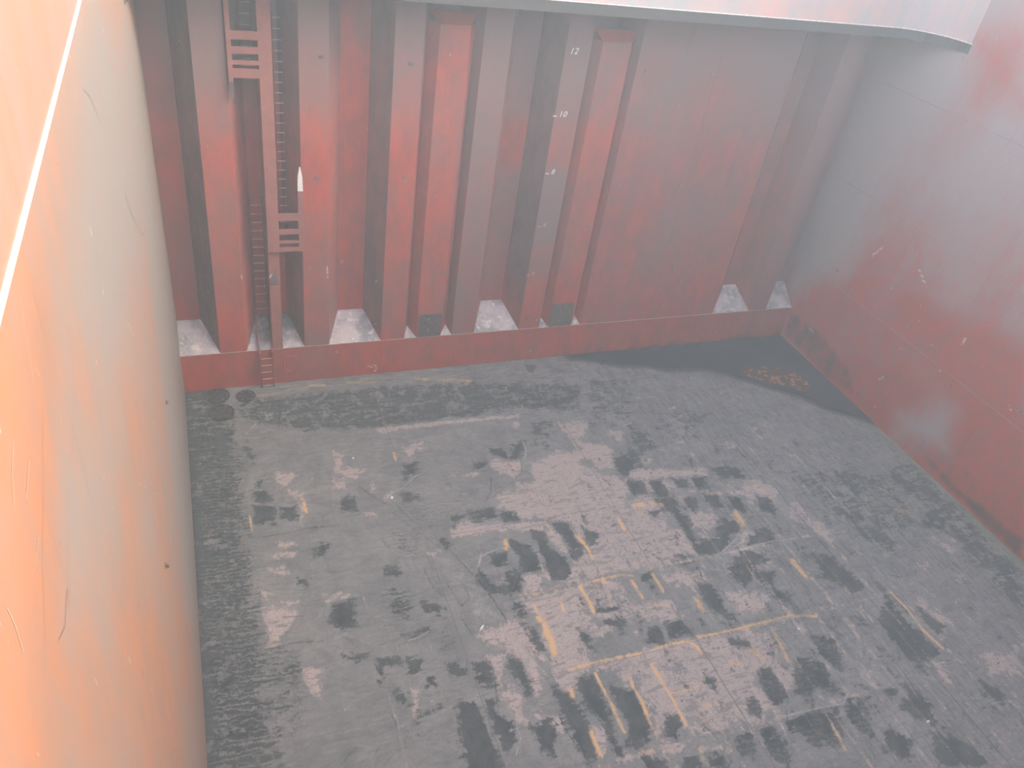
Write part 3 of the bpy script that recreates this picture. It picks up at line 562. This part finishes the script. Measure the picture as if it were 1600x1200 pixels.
ra = wall_attr(HW, [(-.45, [(1300,570),(1420,600),(1600,770),(1600,880),(1480,760),(1360,650),(1285,580)]), (-.4, [(1420,480),(1600,560),(1600,740),(1460,560)]),
                    (1.1, [(1250,80),(1500,80),(1450,200),(1320,420),(1240,450),(1240,250)]), (.9, [(1400,640),(1490,640),(1480,710),(1400,680)]), (.2, [(1520,60),(1600,60),(1600,160),(1540,150)])],  # upper grey patch is partly painted shade and haze
               [(.6, [(1233,480),(1290,520),(1330,580),(1345,625),(1300,600),(1221,523)]), (.75, [(1430,690),(1500,760),(1600,840),(1600,885),(1470,755)]), (.35, [(1330,610),(1480,700),(1600,800),(1600,850),(1440,720)])],
               [(.05, .8, [(1380,386),(1362,400)]), (.05, .9, [(1436,421),(1447,447)]), (.04, .8, [(1452,539),(1460,539)]), (.04, .9, [(1510,528),(1504,540)]), (.04, .9, [(1490,556),(1486,564)]),
                (.04, .8, [(1466,574),(1470,580)]), (.04, .9, [(1577,634),(1579,640)]), (.05, .8, [(1371,594),(1381,589)]), (.04, .8, [(1437,477),(1438,480)]), (.04, .7, [(1366,634),(1370,636)]),
                (.05, .7, [(1258,504),(1272,520)]), (.05, .5, [(1600,470),(1560,505)]), (.05, .6, [(1545,206),(1547,208)]), (.04, .6, [(1524,510),(1526,515)])], .12)
for a in range(4):
    for b in range(5):
        y0, y1 = YW[a]+.0004, YW[a+1]-.0004; z0, z1 = ZS[b]+.0004, min(ZS[b+1], ZTOP)-.0004
        grid('wall_plate', (HW, y1, z0), (0, y0-y1, 0), (0, 0, z1-z0), int((y1-y0)/.12), int((z1-z0)/.12), PAINT_R, wall_right, {'wear_shade': ra}, None, .028)
for z in ZS[1:4]:
    MB().tube([(HW+.004, YN, z), (HW+.004, 0, z)], .013, 6).build('weld_seam', SEAM, wall_right)
wall_near = MB().box(-.3, HW+.3, YN-.3, YN, -.06, 16.4).build('wall_near', PAINT); tag(wall_near, kind='structure')

# scratches and cracks on the near side wall
mk = MB()
def wstroke(pts, wp, x=.003):
    q = [at(u, v, 0, 0.) for u, v in pts]
    for a, b in zip(q[:-1], q[1:]):
        w = wp*80*np.linalg.norm(a-CAM)/FPX
        d = b-a; L = np.hypot(d[1], d[2]); n = np.array([0, -d[2], d[1]])/L*w/2
        p = [a+n, b+n*.8, b-n*.8, a-n]; k = len(mk.v)
        mk.v += [(x, c[1], c[2]) for c in p]; mk.f.append((k, k+1, k+2, k+3))
for pts, w in (([(195,304),(203,330),(214,352),(222,368),(227,360)], .02), ([(151,350),(153,420),(158,480),(162,560)], .012), ([(105,510),(112,560),(116,620),(114,690),(108,720)], .010),
               ([(108,950),(104,920),(101,980),(91,1000)], .02), ([(66,640),(67,760),(66,880),(70,1020),(67,1060)], .012), ([(190,820),(189,900),(188,960)], .012), ([(104,760),(106,850),(108,930)], .010),
               ([(130,140),(140,150),(158,195)], .012), ([(87,253),(89,258)], .02), ([(103,275),(105,282)], .02), ([(188,430),(180,470),(170,430)], .006)):
    wstroke(pts, w)
mk.build('dark_scratch_marks', plain('dark_scratch', (.15,.125,.11), (.20,.15,.12), 20), wall_left)['kind'] = 'stuff'
mk = MB()
for pts, w in (([(31,458),(36,500),(43,540),(52,596)], .012), ([(93,645),(96,668)], .012), ([(216,754),(218,759)], .02), ([(224,759),(226,762)], .018), ([(235,780),(237,795)], .02), ([(273,820),(275,832)], .02),
               ([(268,795),(266,850),(268,870)], .02), ([(46,95),(49,108)], .02), ([(25,107),(28,116)], .015), ([(116,145),(118,153)], .012), ([(200,505),(208,522)], .018), ([(196,448),(198,454)], .02),
               ([(251,520),(253,530)], .02), ([(20,690),(18,740),(22,800)], .02), ([(10,950),(22,975),(36,1020)], .02), ([(45,720),(40,780)], .02), ([(60,840),(50,900)], .015), ([(270,1090),(272,1100)], .02), ([(235,1075),(237,1080)], .02)):
    wstroke(pts, w)
mk.build('pale_scratch_marks', plain('pale_scratch', (.52,.42,.35), (.40,.30,.24), 20), wall_left)['kind'] = 'stuff'

# half round rubbing bar high on the left wall
tr = MB().tube([(0, YN, 15.5), (0, -1.3, 15.5)], .026, 10).build('trim_1', EDGE, None, True); tag(tr, kind='structure')

# ------------------------------------------------------------------ far bulkhead
wall_far = MB().box(-.3, HW+.3, 1.12, 1.3, -.06, ZTOP).build('wall_far', PAINT); tag(wall_far, kind='structure')
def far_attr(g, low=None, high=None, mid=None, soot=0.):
    """grey overcoat by height: g everywhere; low / (z0,z1,v) override; high paints haze and shade near the top"""
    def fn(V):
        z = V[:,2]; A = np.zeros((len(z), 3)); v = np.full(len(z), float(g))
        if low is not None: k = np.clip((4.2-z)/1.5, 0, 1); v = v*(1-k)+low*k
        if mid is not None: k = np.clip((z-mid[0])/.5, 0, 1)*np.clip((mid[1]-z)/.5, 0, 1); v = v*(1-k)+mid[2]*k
        hg = high if high is not None else .95  # colour greys towards the top to paint the haze and shade there
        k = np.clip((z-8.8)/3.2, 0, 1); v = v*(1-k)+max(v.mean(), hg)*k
        A[:,0] = v; A[:,1] = soot; return A  # second channel darkens the left-facing webs as painted shade
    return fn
def fold(name, x0, y0, x1, y1, z0a, z0b, fn, mat=PAINT, z1=ZT, hz=.25, parent=None):
    """vertical folded plate from (x0,y0) to (x1,y1) in plan; lower edge z0a..z0b"""
    L = math.hypot(x1-x0, y1-y0); nu = max(2, int(L/.3)); nv = int((z1-min(z0a, z0b))/hz)
    U, Vv = np.meshgrid(np.linspace(0,1,nu+1), np.linspace(0,1,nv+1)); U = U.ravel(); Vv = Vv.ravel()
    zb = z0a+(z0b-z0a)*U
    P = np.stack([x0+(x1-x0)*U, y0+(y1-y0)*U, zb+(z1-zb)*Vv], 1)
    n = np.array([(y1-y0), -(x1-x0), 0])/L
    i = np.arange(nu*nv); a = (i//nu)*(nu+1)+i % nu; F = np.stack([a, a+1, a+nu+2, a+nu+1], 1).tolist()
    k = len(P); Q = P-n*.025
    ring = list(range(nu+1))+[(j+1)*(nu+1)-1 for j in range(1, nv+1)]+[nv*(nu+1)+q for q in range(nu-1, -1, -1)]+[j*(nu+1) for j in range(nv-1, 0, -1)]
    lowr = P[ring]-n*.025; m = len(ring)
    F += [[ring[(q+1) % m], ring[q], k+q, k+(q+1) % m] for q in range(m)]
    V = np.vstack([P, lowr]); o = mesh(name, V, F, mat, parent if parent is not None else wall_far)
    A = np.ones((len(V), 4), np.float32); A[:, :3] = fn(V)
    at_ = o.data.attributes.new('wear_shade', 'FLOAT_COLOR', 'POINT'); at_.data.foreach_set('color', A.ravel()); return o
ZB = STOOL+.8
def recess(xa, xb, ba, bb, gl, gb, gr, soot=.1, sh_dark=0., casing=False):
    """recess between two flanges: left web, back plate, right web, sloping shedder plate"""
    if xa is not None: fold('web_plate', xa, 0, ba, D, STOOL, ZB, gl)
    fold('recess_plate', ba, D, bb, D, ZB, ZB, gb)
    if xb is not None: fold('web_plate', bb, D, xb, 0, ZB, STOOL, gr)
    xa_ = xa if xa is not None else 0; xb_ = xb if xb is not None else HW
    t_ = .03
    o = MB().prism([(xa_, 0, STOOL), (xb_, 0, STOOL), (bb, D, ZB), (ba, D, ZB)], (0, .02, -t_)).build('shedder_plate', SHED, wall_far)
    A = np.ones((8, 4), np.float32); A[:, :3] = (sh_dark, 0, 0); A[2:4, 0] = sh_dark; A[0:2, 0] = sh_dark*.6  # plate darker towards the back of the recess
    a2 = o.data.attributes.new('wear_shade', 'FLOAT_COLOR', 'POINT'); a2.data.foreach_set('color', A.ravel())
def flange(x0, x1, fn, name='flange_plate'): fold(name, x0, 0, x1, 0, STOOL, STOOL, fn)
FA = far_attr
recess(None, 1.29, 0, .76, None, FA(.5, .3), FA(.9, soot=.5), sh_dark=.25)
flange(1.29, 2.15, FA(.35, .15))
recess(2.15, 4.12, 2.62, 3.66, FA(.3), FA(.15, .0), FA(.6, soot=.4), sh_dark=.6)
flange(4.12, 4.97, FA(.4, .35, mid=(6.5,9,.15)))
recess(4.97, 6.86, 5.46, 6.37, FA(.35, .3), FA(.0, -.1, .2), FA(.7, .5, soot=.4), sh_dark=0.)
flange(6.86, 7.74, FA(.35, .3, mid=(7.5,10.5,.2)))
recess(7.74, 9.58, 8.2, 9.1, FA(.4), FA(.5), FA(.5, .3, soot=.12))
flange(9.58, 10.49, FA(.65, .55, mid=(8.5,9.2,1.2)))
recess(10.49, 12.34, 11.0, 11.86, FA(.6, .5), FA(.55, .5, mid=(7.5,9.8,.1)), FA(.9, .4, soot=.45, mid=(5,8.5,1.4)), sh_dark=.05)
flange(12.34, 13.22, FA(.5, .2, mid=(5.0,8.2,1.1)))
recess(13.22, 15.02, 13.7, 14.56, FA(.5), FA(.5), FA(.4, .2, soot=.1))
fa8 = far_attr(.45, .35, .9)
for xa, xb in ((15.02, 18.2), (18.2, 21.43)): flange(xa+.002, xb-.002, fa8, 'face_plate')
recess(21.43, 23.34, 22.35, 23.0, FA(.45, .3), FA(.5), FA(.5, .35, soot=.1), sh_dark=.2)
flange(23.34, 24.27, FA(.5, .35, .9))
recess(24.27, None, 25.05, HW, FA(.6, .5), FA(.7), None, sh_dark=.3)
# the stool: four lengths of plate with a bright worn upper edge
sa = lambda V: np.stack([np.full(len(V), .12), .55*np.clip((.5-V[:,2])/.5, 0, 1)*np.clip((V[:,0]-8)/6, .25, 1), V[:,2]*0], 1)
xs = [0, 6.9, 13.3, 19.8, HW]
for i in range(4):
    grid('stool_plate', (xs[i]+.001, 0, -.02), (xs[i+1]-xs[i]-.002, 0, 0), (0, 0, STOOL+.02), int((xs[i+1]-xs[i])/.2), 10, PAINT, wall_far, {'wear_shade': sa}, None, .03)
MB().box(0, HW, -.018, .012, STOOL-.012, STOOL+.006).build('stool_edge', RUNG, wall_far)

# hatch end girder with rounded corners, coaming above it
def outline(off=0., rl=2.5, rr=1.75, n=12):
    y = -1.33+off; pts = []
    for k in range(n+1):
        a = PI/2*k/n; pts.append((rl-rl*math.cos(a), y-rl+rl*math.sin(a)))
    for k in range(n+1):
        a = PI/2*(1-k/n); pts.append((HW-rr+rr*math.cos(a), y-rr+rr*math.sin(a)))
    return pts
ol = outline()
g = MB().prism([(x, y, ZT) for x, y in ol]+[(HW, 1.12, ZT), (0, 1.12, ZT)], (0, 0, ZL-ZT)).build('trim_2', LIPM); tag(g, kind='structure')
ol2 = outline(.05)
ce = MB(); k = len(ol2)
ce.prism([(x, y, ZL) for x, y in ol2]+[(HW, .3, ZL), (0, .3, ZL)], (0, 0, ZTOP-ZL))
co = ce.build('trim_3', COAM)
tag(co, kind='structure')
a3 = co.data.attributes.new('wear_shade', 'FLOAT_COLOR', 'POINT'); A = np.ones((len(co.data.vertices), 4), np.float32); A[:, :3] = (.45, 0, 0); a3.data.foreach_set('color', A.ravel())
# pale strip that paints the sky highlight along the girder edge
eb = MB().tube([(x, y-.004, ZL) for x, y in ol], .018, 6).build('edge_highlight', EDGE, g)

# painted depth figures
def mark(txt, u, v, z, h, mat, dash=True, shear=.25):
    cu = bpy.data.curves.new('t', 'FONT'); cu.body = txt; cu.size = h*1.42; cu.extrude = .001; cu.shear = shear; cu.space_character = 1.15
    ob = bpy.data.objects.new('t', cu); C.objects.link(ob)
    dg = bpy.context.evaluated_depsgraph_get(); me = bpy.data.meshes.new_from_object(ob.evaluated_get(dg)); bpy.data.objects.remove(ob)
    p = at(u, v, 1, 0.)
    me.transform(Matrix.Translation((p[0], -.004, z-h/2)) @ Matrix.Rotation(PI/2, 4, 'X')); me.materials.clear(); me.materials.append(mat)
    o = bpy.data.objects.new('depth_mark', me); C.objects.link(o); o.parent = wall_far
    o['label'] = 'painted figure %s' % txt
    if dash:
        MB().box(p[0]-.19, p[0]-.06, -.006, -.002, z-h/2, z-h/2+.03).build('depth_mark_dash', mat, wall_far)
mark('12', 890.5, 78, 12, .19, WHITE, False); mark('10', 873, 178, 10, .19, WHITE); mark('8', 861, 268, 8, .18, WHITE)
mark('6', 848, 353, 6, .18, FADED); mark('4', 830, 428, 4, .16, FADED)
# white scribble low on the stool
def strip_on_far(pts, w, mat, name, y=-.004):
    m = MB(); q = [at(u, v, 1, 0.) for u, v in pts]
    for a, b in zip(q[:-1], q[1:]):
        d = b-a; L = np.hypot(d[0], d[2]); n = np.array([-d[2], 0, d[0]])/L*w/2
        k = len(m.v); m.v += [(c[0], y, c[2]) for c in (a+n, b+n, b-n, a-n)]; m.f.append((k, k+1, k+2, k+3))
    return m.build(name, mat, wall_far)
SCRIB = plain('scribble', (.62,.47,.45), (.45,.28,.26), 18)
strip_on_far([(574,573),(577,571),(580,574),(583,574)], .035, SCRIB, 'painted_scribble')
strip_on_far([(582,571),(586,570),(588,574),(587,580),(583,579)], .035, SCRIB, 'painted_scribble')
# grey bare patch on a flange and small scars
strip_on_far([(425,426),(430,442)], .2, plain('grey_touch_up', (.15,.125,.13), (.12,.1,.1), 8), 'bare_patch', -.13)
strip_on_far([(420.5,431),(424,425)], .05, SCRIB, 'paint_scar', -.135)
strip_on_far([(511,416),(512,428)], .05, SCRIB, 'paint_scar')
strip_on_far([(512,431),(512,434)], .05, SCRIB, 'paint_scar')
strip_on_far([(377,430),(378,436)], .05, SCRIB, 'paint_scar')

# ------------------------------------------------------------------ pipe casings with bolted covers
def bolt_pts(m, x, z, y, r=.045):
    m.prism([(x+r*math.cos(a), y, z+r*math.sin(a)) for a in [k*PI/3 for k in range(6)]][::-1], (0, -.035, 0)); return m
def casing(x0, x1, zt, plate, pmat, bolts, label, grey):
    r = empty('pipe_casing', ((x0+x1)/2, 0, STOOL)); tag(r, label, 'casing', 'boxed pipe casings in the bulkhead')
    s = .28; d = .38
    def part(name, xa, ya, xb, yb):
        o = fold(name, xa, ya, xb, yb, STOOL+.02+.8*max(ya, 0), STOOL+.02+.8*max(yb, 0), grey, z1=zt, parent=r)
        o.matrix_parent_inverse = Matrix.Translation(r.location).inverted(); return o
    part('side_plate', x0-s, d, x0, 0.0); part('front_plate', x0, 0, x1, 0); part('side_plate', x1, 0, x1+s, d)
    MB().prism([(x0, 0, zt), (x1, 0, zt), (x1+s, d, zt+.28), (x0-s, d, zt+.28)], (0, 0, -.02)).build('top_cap', PAINT, r)
    a, b, c, e = plate
    # cover plate with clipped corners
    k = .06
    pl = [(a+k, e), (b-k, e), (b, e-k), (b, c), (a, c), (a, e-k)]
    p = MB().prism([(x, -.03, z) for x, z in pl], (0, .03, 0)).build('cover_plate', pmat, r)
    for x, z in bolts:
        o = bolt_pts(MB(), x, z, -.03).build('bolt', STEEL, p); o.matrix_parent_inverse = Matrix.Translation(r.location).inverted()
        o.parent = p; o.matrix_parent_inverse = Matrix.Identity(4)
    return r
casing(8.2, 9.15, 12.55, (8.26, 9.12, 1.53, 2.5), DARKPL, [(8.62, 2.3), (8.62, 1.85)], 'red boxed pipe casing with a dark cover plate at its foot, left of the two', FA(.2, .1, .3))
casing(13.61, 14.65, 12.35, (13.62, 14.58, 1.53, 2.55), RUSTPL, [(14.0, 2.3), (14.0, 1.8)], 'red boxed pipe casing with a brown rusty cover plate, right of the painted figures', FA(.3, .05, .6))

# ------------------------------------------------------------------ ladders
def ladder(name, label, xa, xb, y, z0, z1, step, zr0, n, rw=.035, dy=0., rails=True, brackets=()):
    """dy = how far the top leans back"""
    r = empty(name, ((xa+xb)/2, y, z0)); tag(r, label, 'ladder', 'hold access ladders')
    for x in (xa, xb):
        MB().prism([(x-rw/2, y-.045, z0), (x+rw/2, y-.045, z0), (x+rw/2, y+.03, z0), (x-rw/2, y+.03, z0)], (0, dy, z1-z0)).build('side_rail', LADDER, r)
    for k in range(n):
        z = zr0+k*step; yy = y+dy*(z-z0)/(z1-z0)
        MB().tube([(xa, yy-.01, z), (xb, yy-.01, z)], .014, 6).build('rung', RUNG, r)
    for z in brackets:
        for x in (xa, xb):
            yy = y+dy*(z-z0)/(z1-z0)
            MB().box(x-.015, x+.015, yy, yy+.17, z-.03, z+.03).build('bracket', LADDER, r)
    return r
ladder('ladder', 'short red ladder with five rungs standing against the low stool wall', 2.56, 2.98, -.16, 0.0, 1.5, .295, .06, 5, .05, brackets=(1.35,))
# inclined rails over the shedder plate
r = empty('ladder', (2.77, 0, STOOL)); tag(r, 'pair of inclined ladder rails lying over the dusty sloping plate', 'ladder', 'hold access ladders')
for x in (2.57, 2.99):
    MB().prism([(x-.025, -.14, STOOL-.02), (x+.025, -.14, STOOL-.02), (x+.025, -.06, STOOL-.02), (x-.025, -.06, STOOL-.02)], (0, .92, .98)).build('side_rail', LADDER, r)
for k in (1, 2):
    MB().tube([(2.57, -.1+.92*k/3, STOOL+.98*k/3), (2.99, -.1+.92*k/3, STOOL+.98*k/3)], .013, 6).build('rung', LADDER, r)
ladder('ladder', 'dark red ladder with thin bright rungs in the recess left of the post', 2.60, 2.98, .82, 2.45, 6.86, .298, 2.70, 14, .035, brackets=(3.3, 5.0, 6.6))
ladder('ladder', 'upper ladder in the recess right of the post, above the lower landing', 3.50, 3.86, .82, 5.42, 12.4, .30, 5.65, 23, .035, brackets=(6.4, 8.6, 10.8, 12.2))
ladder('ladder', 'topmost ladder left of the post, rising from the upper landing', 2.62, 2.95, .82, 10.9, 13.3, .30, 11.1, 7, .035, brackets=(12.0,))

# post between the ladders
r = empty('ladder_post', (3.18, 0, STOOL)); tag(r, 'tall red box post dividing the two ladders, from stool to deck', 'post')
MB().prism([(3.02, -.01, STOOL+.01), (3.02, -.01, 5.36), (3.02, .95, 5.36), (3.02, .95, STOOL+.78)], (.35, 0, 0)).build('lower_shaft', RAILM, r)
MB().box(3.02, 3.38, -.13, .95, 5.36, ZT).build('upper_shaft', RAILM, r)

def landing(label, x0, x1, z0, bars, post, ptop, pbot, tip):
    r = empty('landing_platform', ((x0+x1)/2, 0, z0)); tag(r, label, 'platform', 'small landings between the ladders')
    MB().box(x0, x1, -.10, .55, z0, z0+.08).build('deck_plate', RAILM, r)
    for a, b in bars: MB().box(x0, x1, -.125, -.09, a, b).build('guard_bar', RAILM, r)
    px, pw = post
    p = MB().prism([(px-pw/2, -.13, pbot), (px+pw/2, -.13, pbot), (px+pw/2, -.13, ptop), (px-pw/2, -.13, ptop)], (0, .12, 0)).build('post', RAILM, r)
    za, zb = tip
    t = MB().prism([(px-pw/2, -.135, za), (px+pw/2, -.135, za), (px+pw*.42, -.135, za+(zb-za)*.62), (px+pw*.1, -.135, zb), (px-pw*.1, -.135, zb), (px-pw*.42, -.135, za+(zb-za)*.62)], (0, .10, 0))
    t.build('post_tip', WHITE if zb > za else DARKPL, r)['label'] = 'pale pointed tip' if zb > za else 'dark pointed tip'
    return r
landing('red landing between the post and the second rib, with a pale pointed post tip', 3.382, 4.03, 5.36,
        [(5.37,5.52),(5.66,5.76),(5.98,6.16),(6.45,6.70)], (4.07, .16), 7.45, 5.36, (7.45, 8.2))
landing('upper red landing between the first rib and the post, under the deck', 2.30, 3.018, 10.82,
        [(10.82,11.08),(11.18,11.30),(11.47,11.66),(11.84,12.07)], (2.26, .12), 13.3, 10.72, (10.72, 10.2))

# ------------------------------------------------------------------ manhole on the stool
p = at(454.5, 568, 1, 0.)
r = empty('manhole_cover', (float(p[0]), 0, float(p[2]))); tag(r, 'oval red manhole cover on the low stool wall beside the ladder', 'manhole')
def oval(cx, cz, a, b, n=20): return [(cx+a*math.cos(2*PI*k/n)*(1), -.02, cz+b*math.sin(2*PI*k/n)) for k in range(n)]
def sq(cx, cz, a, b, y, n=24):
    out = []
    for k in range(n):
        t = 2*PI*k/n; c, s = math.cos(t), math.sin(t)
        out.append((cx+a*math.copysign(abs(c)**.7, c), y, cz+b*math.copysign(abs(s)**.7, s)))
    return out
MB().tube(sq(p[0], p[2], .25, .33, -.012), .022, 6, True).build('rim', PAINT, r)
MB().prism(sq(p[0], p[2], .23, .31, -.002)[::-1], (0, -.012, 0)).build('lid', PAINT, r)

# ------------------------------------------------------------------ small welded eyes
def eye(u, v, ax, val, label, s=.075):
    q = at(u, v, ax, val)
    r = empty('welded_eye', tuple(map(float, q))); tag(r, label, 'fitting', 'small eyes welded to the steel')
    nrm = np.array([0, -1., 0]) if ax == 1 else np.array([-1. if val > 1 else 1., 0, 0])
    e = np.array([1., 0, 0]) if ax == 1 else np.array([0, 1., 0])
    c = q+nrm*.012
    pts = [c+e*s*1.1*math.cos(t)+np.array([0,0,1.])*s*.8*math.sin(t) for t in [2*PI*k/12 for k in range(12)]]
    MB().prism([tuple(x) for x in pts], tuple(-nrm*.012)).build('pad', DARKPL, r)
    c = q+nrm*.04
    ring = [tuple(c+e*s*.6*math.cos(t)+np.array([0,0,1.])*s*.6*math.sin(t)) for t in [2*PI*k/10 for k in range(10)]]
    MB().tube(ring, .016, 6, True).build('ring', STEEL, r)
    # short shank that holds the ring
    MB().tube([tuple(q-nrm*.005), tuple(c+np.array([0,0,-s*.5]))], .012, 6).build('shank', STEEL, r)
for u, v, y, lb in ((326.5,453,.35,'small eye on the dark left side of the first rib, upper of two'),(332.6,522.5,.28,'small eye on the dark left side of the first rib, near its foot'),
    (588,439.5,.3,'small eye on the dark left side of the third rib, upper of two'),(586,505,.22,'small eye on the dark left side of the third rib, near its foot'),
    (495,279,0,'small eye on the front of the second rib, level with the pale post tip'),(502,89,0,'small eye high on the front of the second rib'),
    (643,99,0,'small eye high on the front of the third rib'),(632.5,279,0,'small eye halfway up the front of the third rib'),
    (777,294,.5,'small eye on the side of the rib left of the painted figures'),(823.5,498,0,'small eye at the foot of the rib with figures, left of a pair'),
    (837.5,499,0,'small eye at the foot of the rib with figures, right of a pair'),(919,355,0,'small eye on the casing right of the painted figure 6'),
    (887,441,0,'small eye above the brown cover plate'),(693,425,0,'small eye above the dark cover plate at the casing edge'),
    (1010,111,0,'small eye high on the wide flat plating, left of a pair'),(1114,116,0,'small eye high on the wide flat plating, right of a pair'),
    (965,291,0,'small eye on the left edge of the wide flat plating'),(1064,289,0,'small eye in the middle of the wide flat plating'),
    (1052,417,0,'small eye on the wide flat plating, third from the top'),(1035.5,475,0,'lowest small eye on the wide flat plating, just above the stool'),
    (828,548,0,'small eye on the stool below the rib with figures'),(1117,517,0,'small eye at the right end of the stool')):
    eye(u, v, 1, y, lb)
for u, v, lb in ((1423,509,'small dark eye on the right wall above the seam'),(1383,587,'small eye on the right wall with a white scuff beside it'),(1592,641,'small eye on the right wall at the right edge of view'),(1308,422,'small eye on the right wall in its grey upper part')):
    eye(u, v, 0, HW, lb)
for u, v, lb in ((259,629,'small eye on the left wall beside the corner of the floor'),(258,884,'small eye on the left wall halfway down the floor edge')):
    eye(u, v, 0, 0., lb, .05)

# ------------------------------------------------------------------ bilge covers, water, debris
for u, v, rr, lb in ((340,619,.40,'round sooty bilge cover in the left corner, against the stool'),(384,619,.33,'round bilge cover with a pale ring beside the ladder foot'),(346,645,.42,'round sooty bilge cover in front of the other two')):
    q = at(u, v, 2, 0.)
    r = empty('bilge_cover', (float(q[0]), float(q[1]), 0)); tag(r, lb, 'cover', 'round covers in the floor corner')
    circ = [(q[0]+rr*math.cos(2*PI*k/24), q[1]+rr*math.sin(2*PI*k/24), .0) for k in range(24)]
    MB().prism(circ, (0, 0, .012)).build('lid', COVERM, r)
    MB().tube([(a, b, .012) for a, b, c in circ], .018, 6, True).build('rim', COVERM if lb[6] == 's' else DARKPL, r)
    for k in range(6):
        a = 2*PI*k/6; x = q[0]+rr*.75*math.cos(a); y = q[1]+rr*.75*math.sin(a)
        MB().prism([(x+.025*math.cos(t), y+.025*math.sin(t), .012) for t in [j*PI/3 for j in range(6)]], (0, 0, .016)).build('bolt', STEEL, r)

def water_mat():
    t = NT('dirty_bilge_water'); n = t.noise(.7, 4, .5)
    t.bump(t.noise(5, 3, .5), .03, .01)
    return t.done(t.mix(t.step(n, .3, .7), (.030,.042,.050), (.045,.058,.066)), .3, .5)
pw = [tuple(x)+(0.,) for x in wl_]
poly = [(x, y, .004) for x, y, _ in pw]+[(HW-.002, wl_[-1][1], .004), (HW-.002, -.004, .004), (wl_[0][0], -.004, .004)]
pud = MB(); pud.prism(poly, (0, 0, .006))
o = pud.build('puddle', water_mat()); tag(o, 'shallow dark blue-grey puddle filling the far right corner of the floor', 'puddle')
mudpx = [(1162,586),(1158,579),(1170,575),(1195,573),(1222,576),(1245,584),(1262,597),(1272,614),(1255,612),(1235,606),(1205,599),(1180,592)]
tm = NT('wet_mud'); nn = tm.noise(3.5, 7, .65); mudm = tm.done(tm.mix(tm.step(nn, .50, .60), (.085,.056,.042), (.40,.15,.07)), .5, .4)
mud = MB(); mud.prism([tuple(at(u, v, 2, 0.)[:2])+(.008,) for u, v in mudpx], (0, 0, .008))
o = mud.build('mud_bank', mudm); tag(o, 'low brown mud bank with rusty specks at the puddle edge', 'mud')

def chip(u, v, L, wd, h, ang, label):
    q = at(u, v, 2, 0.); m = MB(); rnd = random.Random(u)
    base = []
    for k in range(7):
        t = 2*PI*k/7; rr = .8+.35*rnd.random(); a = L/2*rr*math.cos(t); b = wd/2*rr*math.sin(t)
        base.append((q[0]+a*math.cos(ang)-b*math.sin(ang), q[1]+a*math.sin(ang)+b*math.cos(ang), -.012))
    top = [(q[0]+(x-q[0])*.6, q[1]+(y-q[1])*.6, h*(.8+.3*rnd.random())) for x, y, z in base]
    m.v = base+top; m.f = [tuple(range(6, -1, -1)), tuple(range(7, 14))]+[(i, (i+1) % 7, 7+(i+1) % 7, 7+i) for i in range(7)]
    o = m.build('debris_chip', CHIP); tag(o, label, 'debris', 'white scraps on the floor')
chip(552, 716, .09, .07, .04, 0, 'tiny white scrap on grey dust, nearest the ladder')
chip(612, 778, .12, .09, .05, .5, 'white scrap at the upper end of the long diagonal groove')
chip(753, 981, .26, .07, .05, .75, 'long white scrap at the lower end of the diagonal groove')
chip(1450, 1128, .12, .09, .05, 0, 'white scrap alone at the lower right of the floor')
chip(1248, 983, .08, .06, .03, 0, 'tiny white scrap on a rusty seam right of centre')
chip(675, 1096, .06, .05, .03, 0, 'tiny white scrap on smooth grey dust at the bottom of the view')

# added panel outboard of the right coaming, unseen, shaped to keep the sun off the hold
zb = lambda dz: 15.35+27.0*.2/.93+dz
blocker = MB().prism([(27.0, -42, 15.0), (27.0, 4, 15.0), (27.0, 4, zb(0)), (27.0, -27.2, zb(0)), (27.0, -32.5, zb(-2.6)), (27.0, -42, zb(-4.4))], (.6, 0, 0)).build('sun_blocker', BLOCKM)
tag(blocker, 'added unseen panel outboard of the right coaming, blocking the low sun', 'sun blocker')

# ------------------------------------------------------------------ haze
hm = bpy.data.materials.new('dusty_haze'); hm.use_nodes = True; hn = hm.node_tree.nodes; hn.clear()
ho = hn.new('ShaderNodeOutputMaterial'); vs_ = hn.new('ShaderNodeVolumeScatter')
vs_.inputs['Color'].default_value = (.86, .95, 1., 1); vs_.inputs['Density'].default_value = HAZE_DENSITY; vs_.inputs['Anisotropy'].default_value = .25
hm.node_tree.links.new(vs_.outputs[0], ho.inputs['Volume'])
hz = MB().box(-.02, HW+.02, YN+.01, 1.1, -.05, 18.6).build('haze', hm); tag(hz, 'thin pale dust haze filling the whole hold', 'haze', kind='stuff')
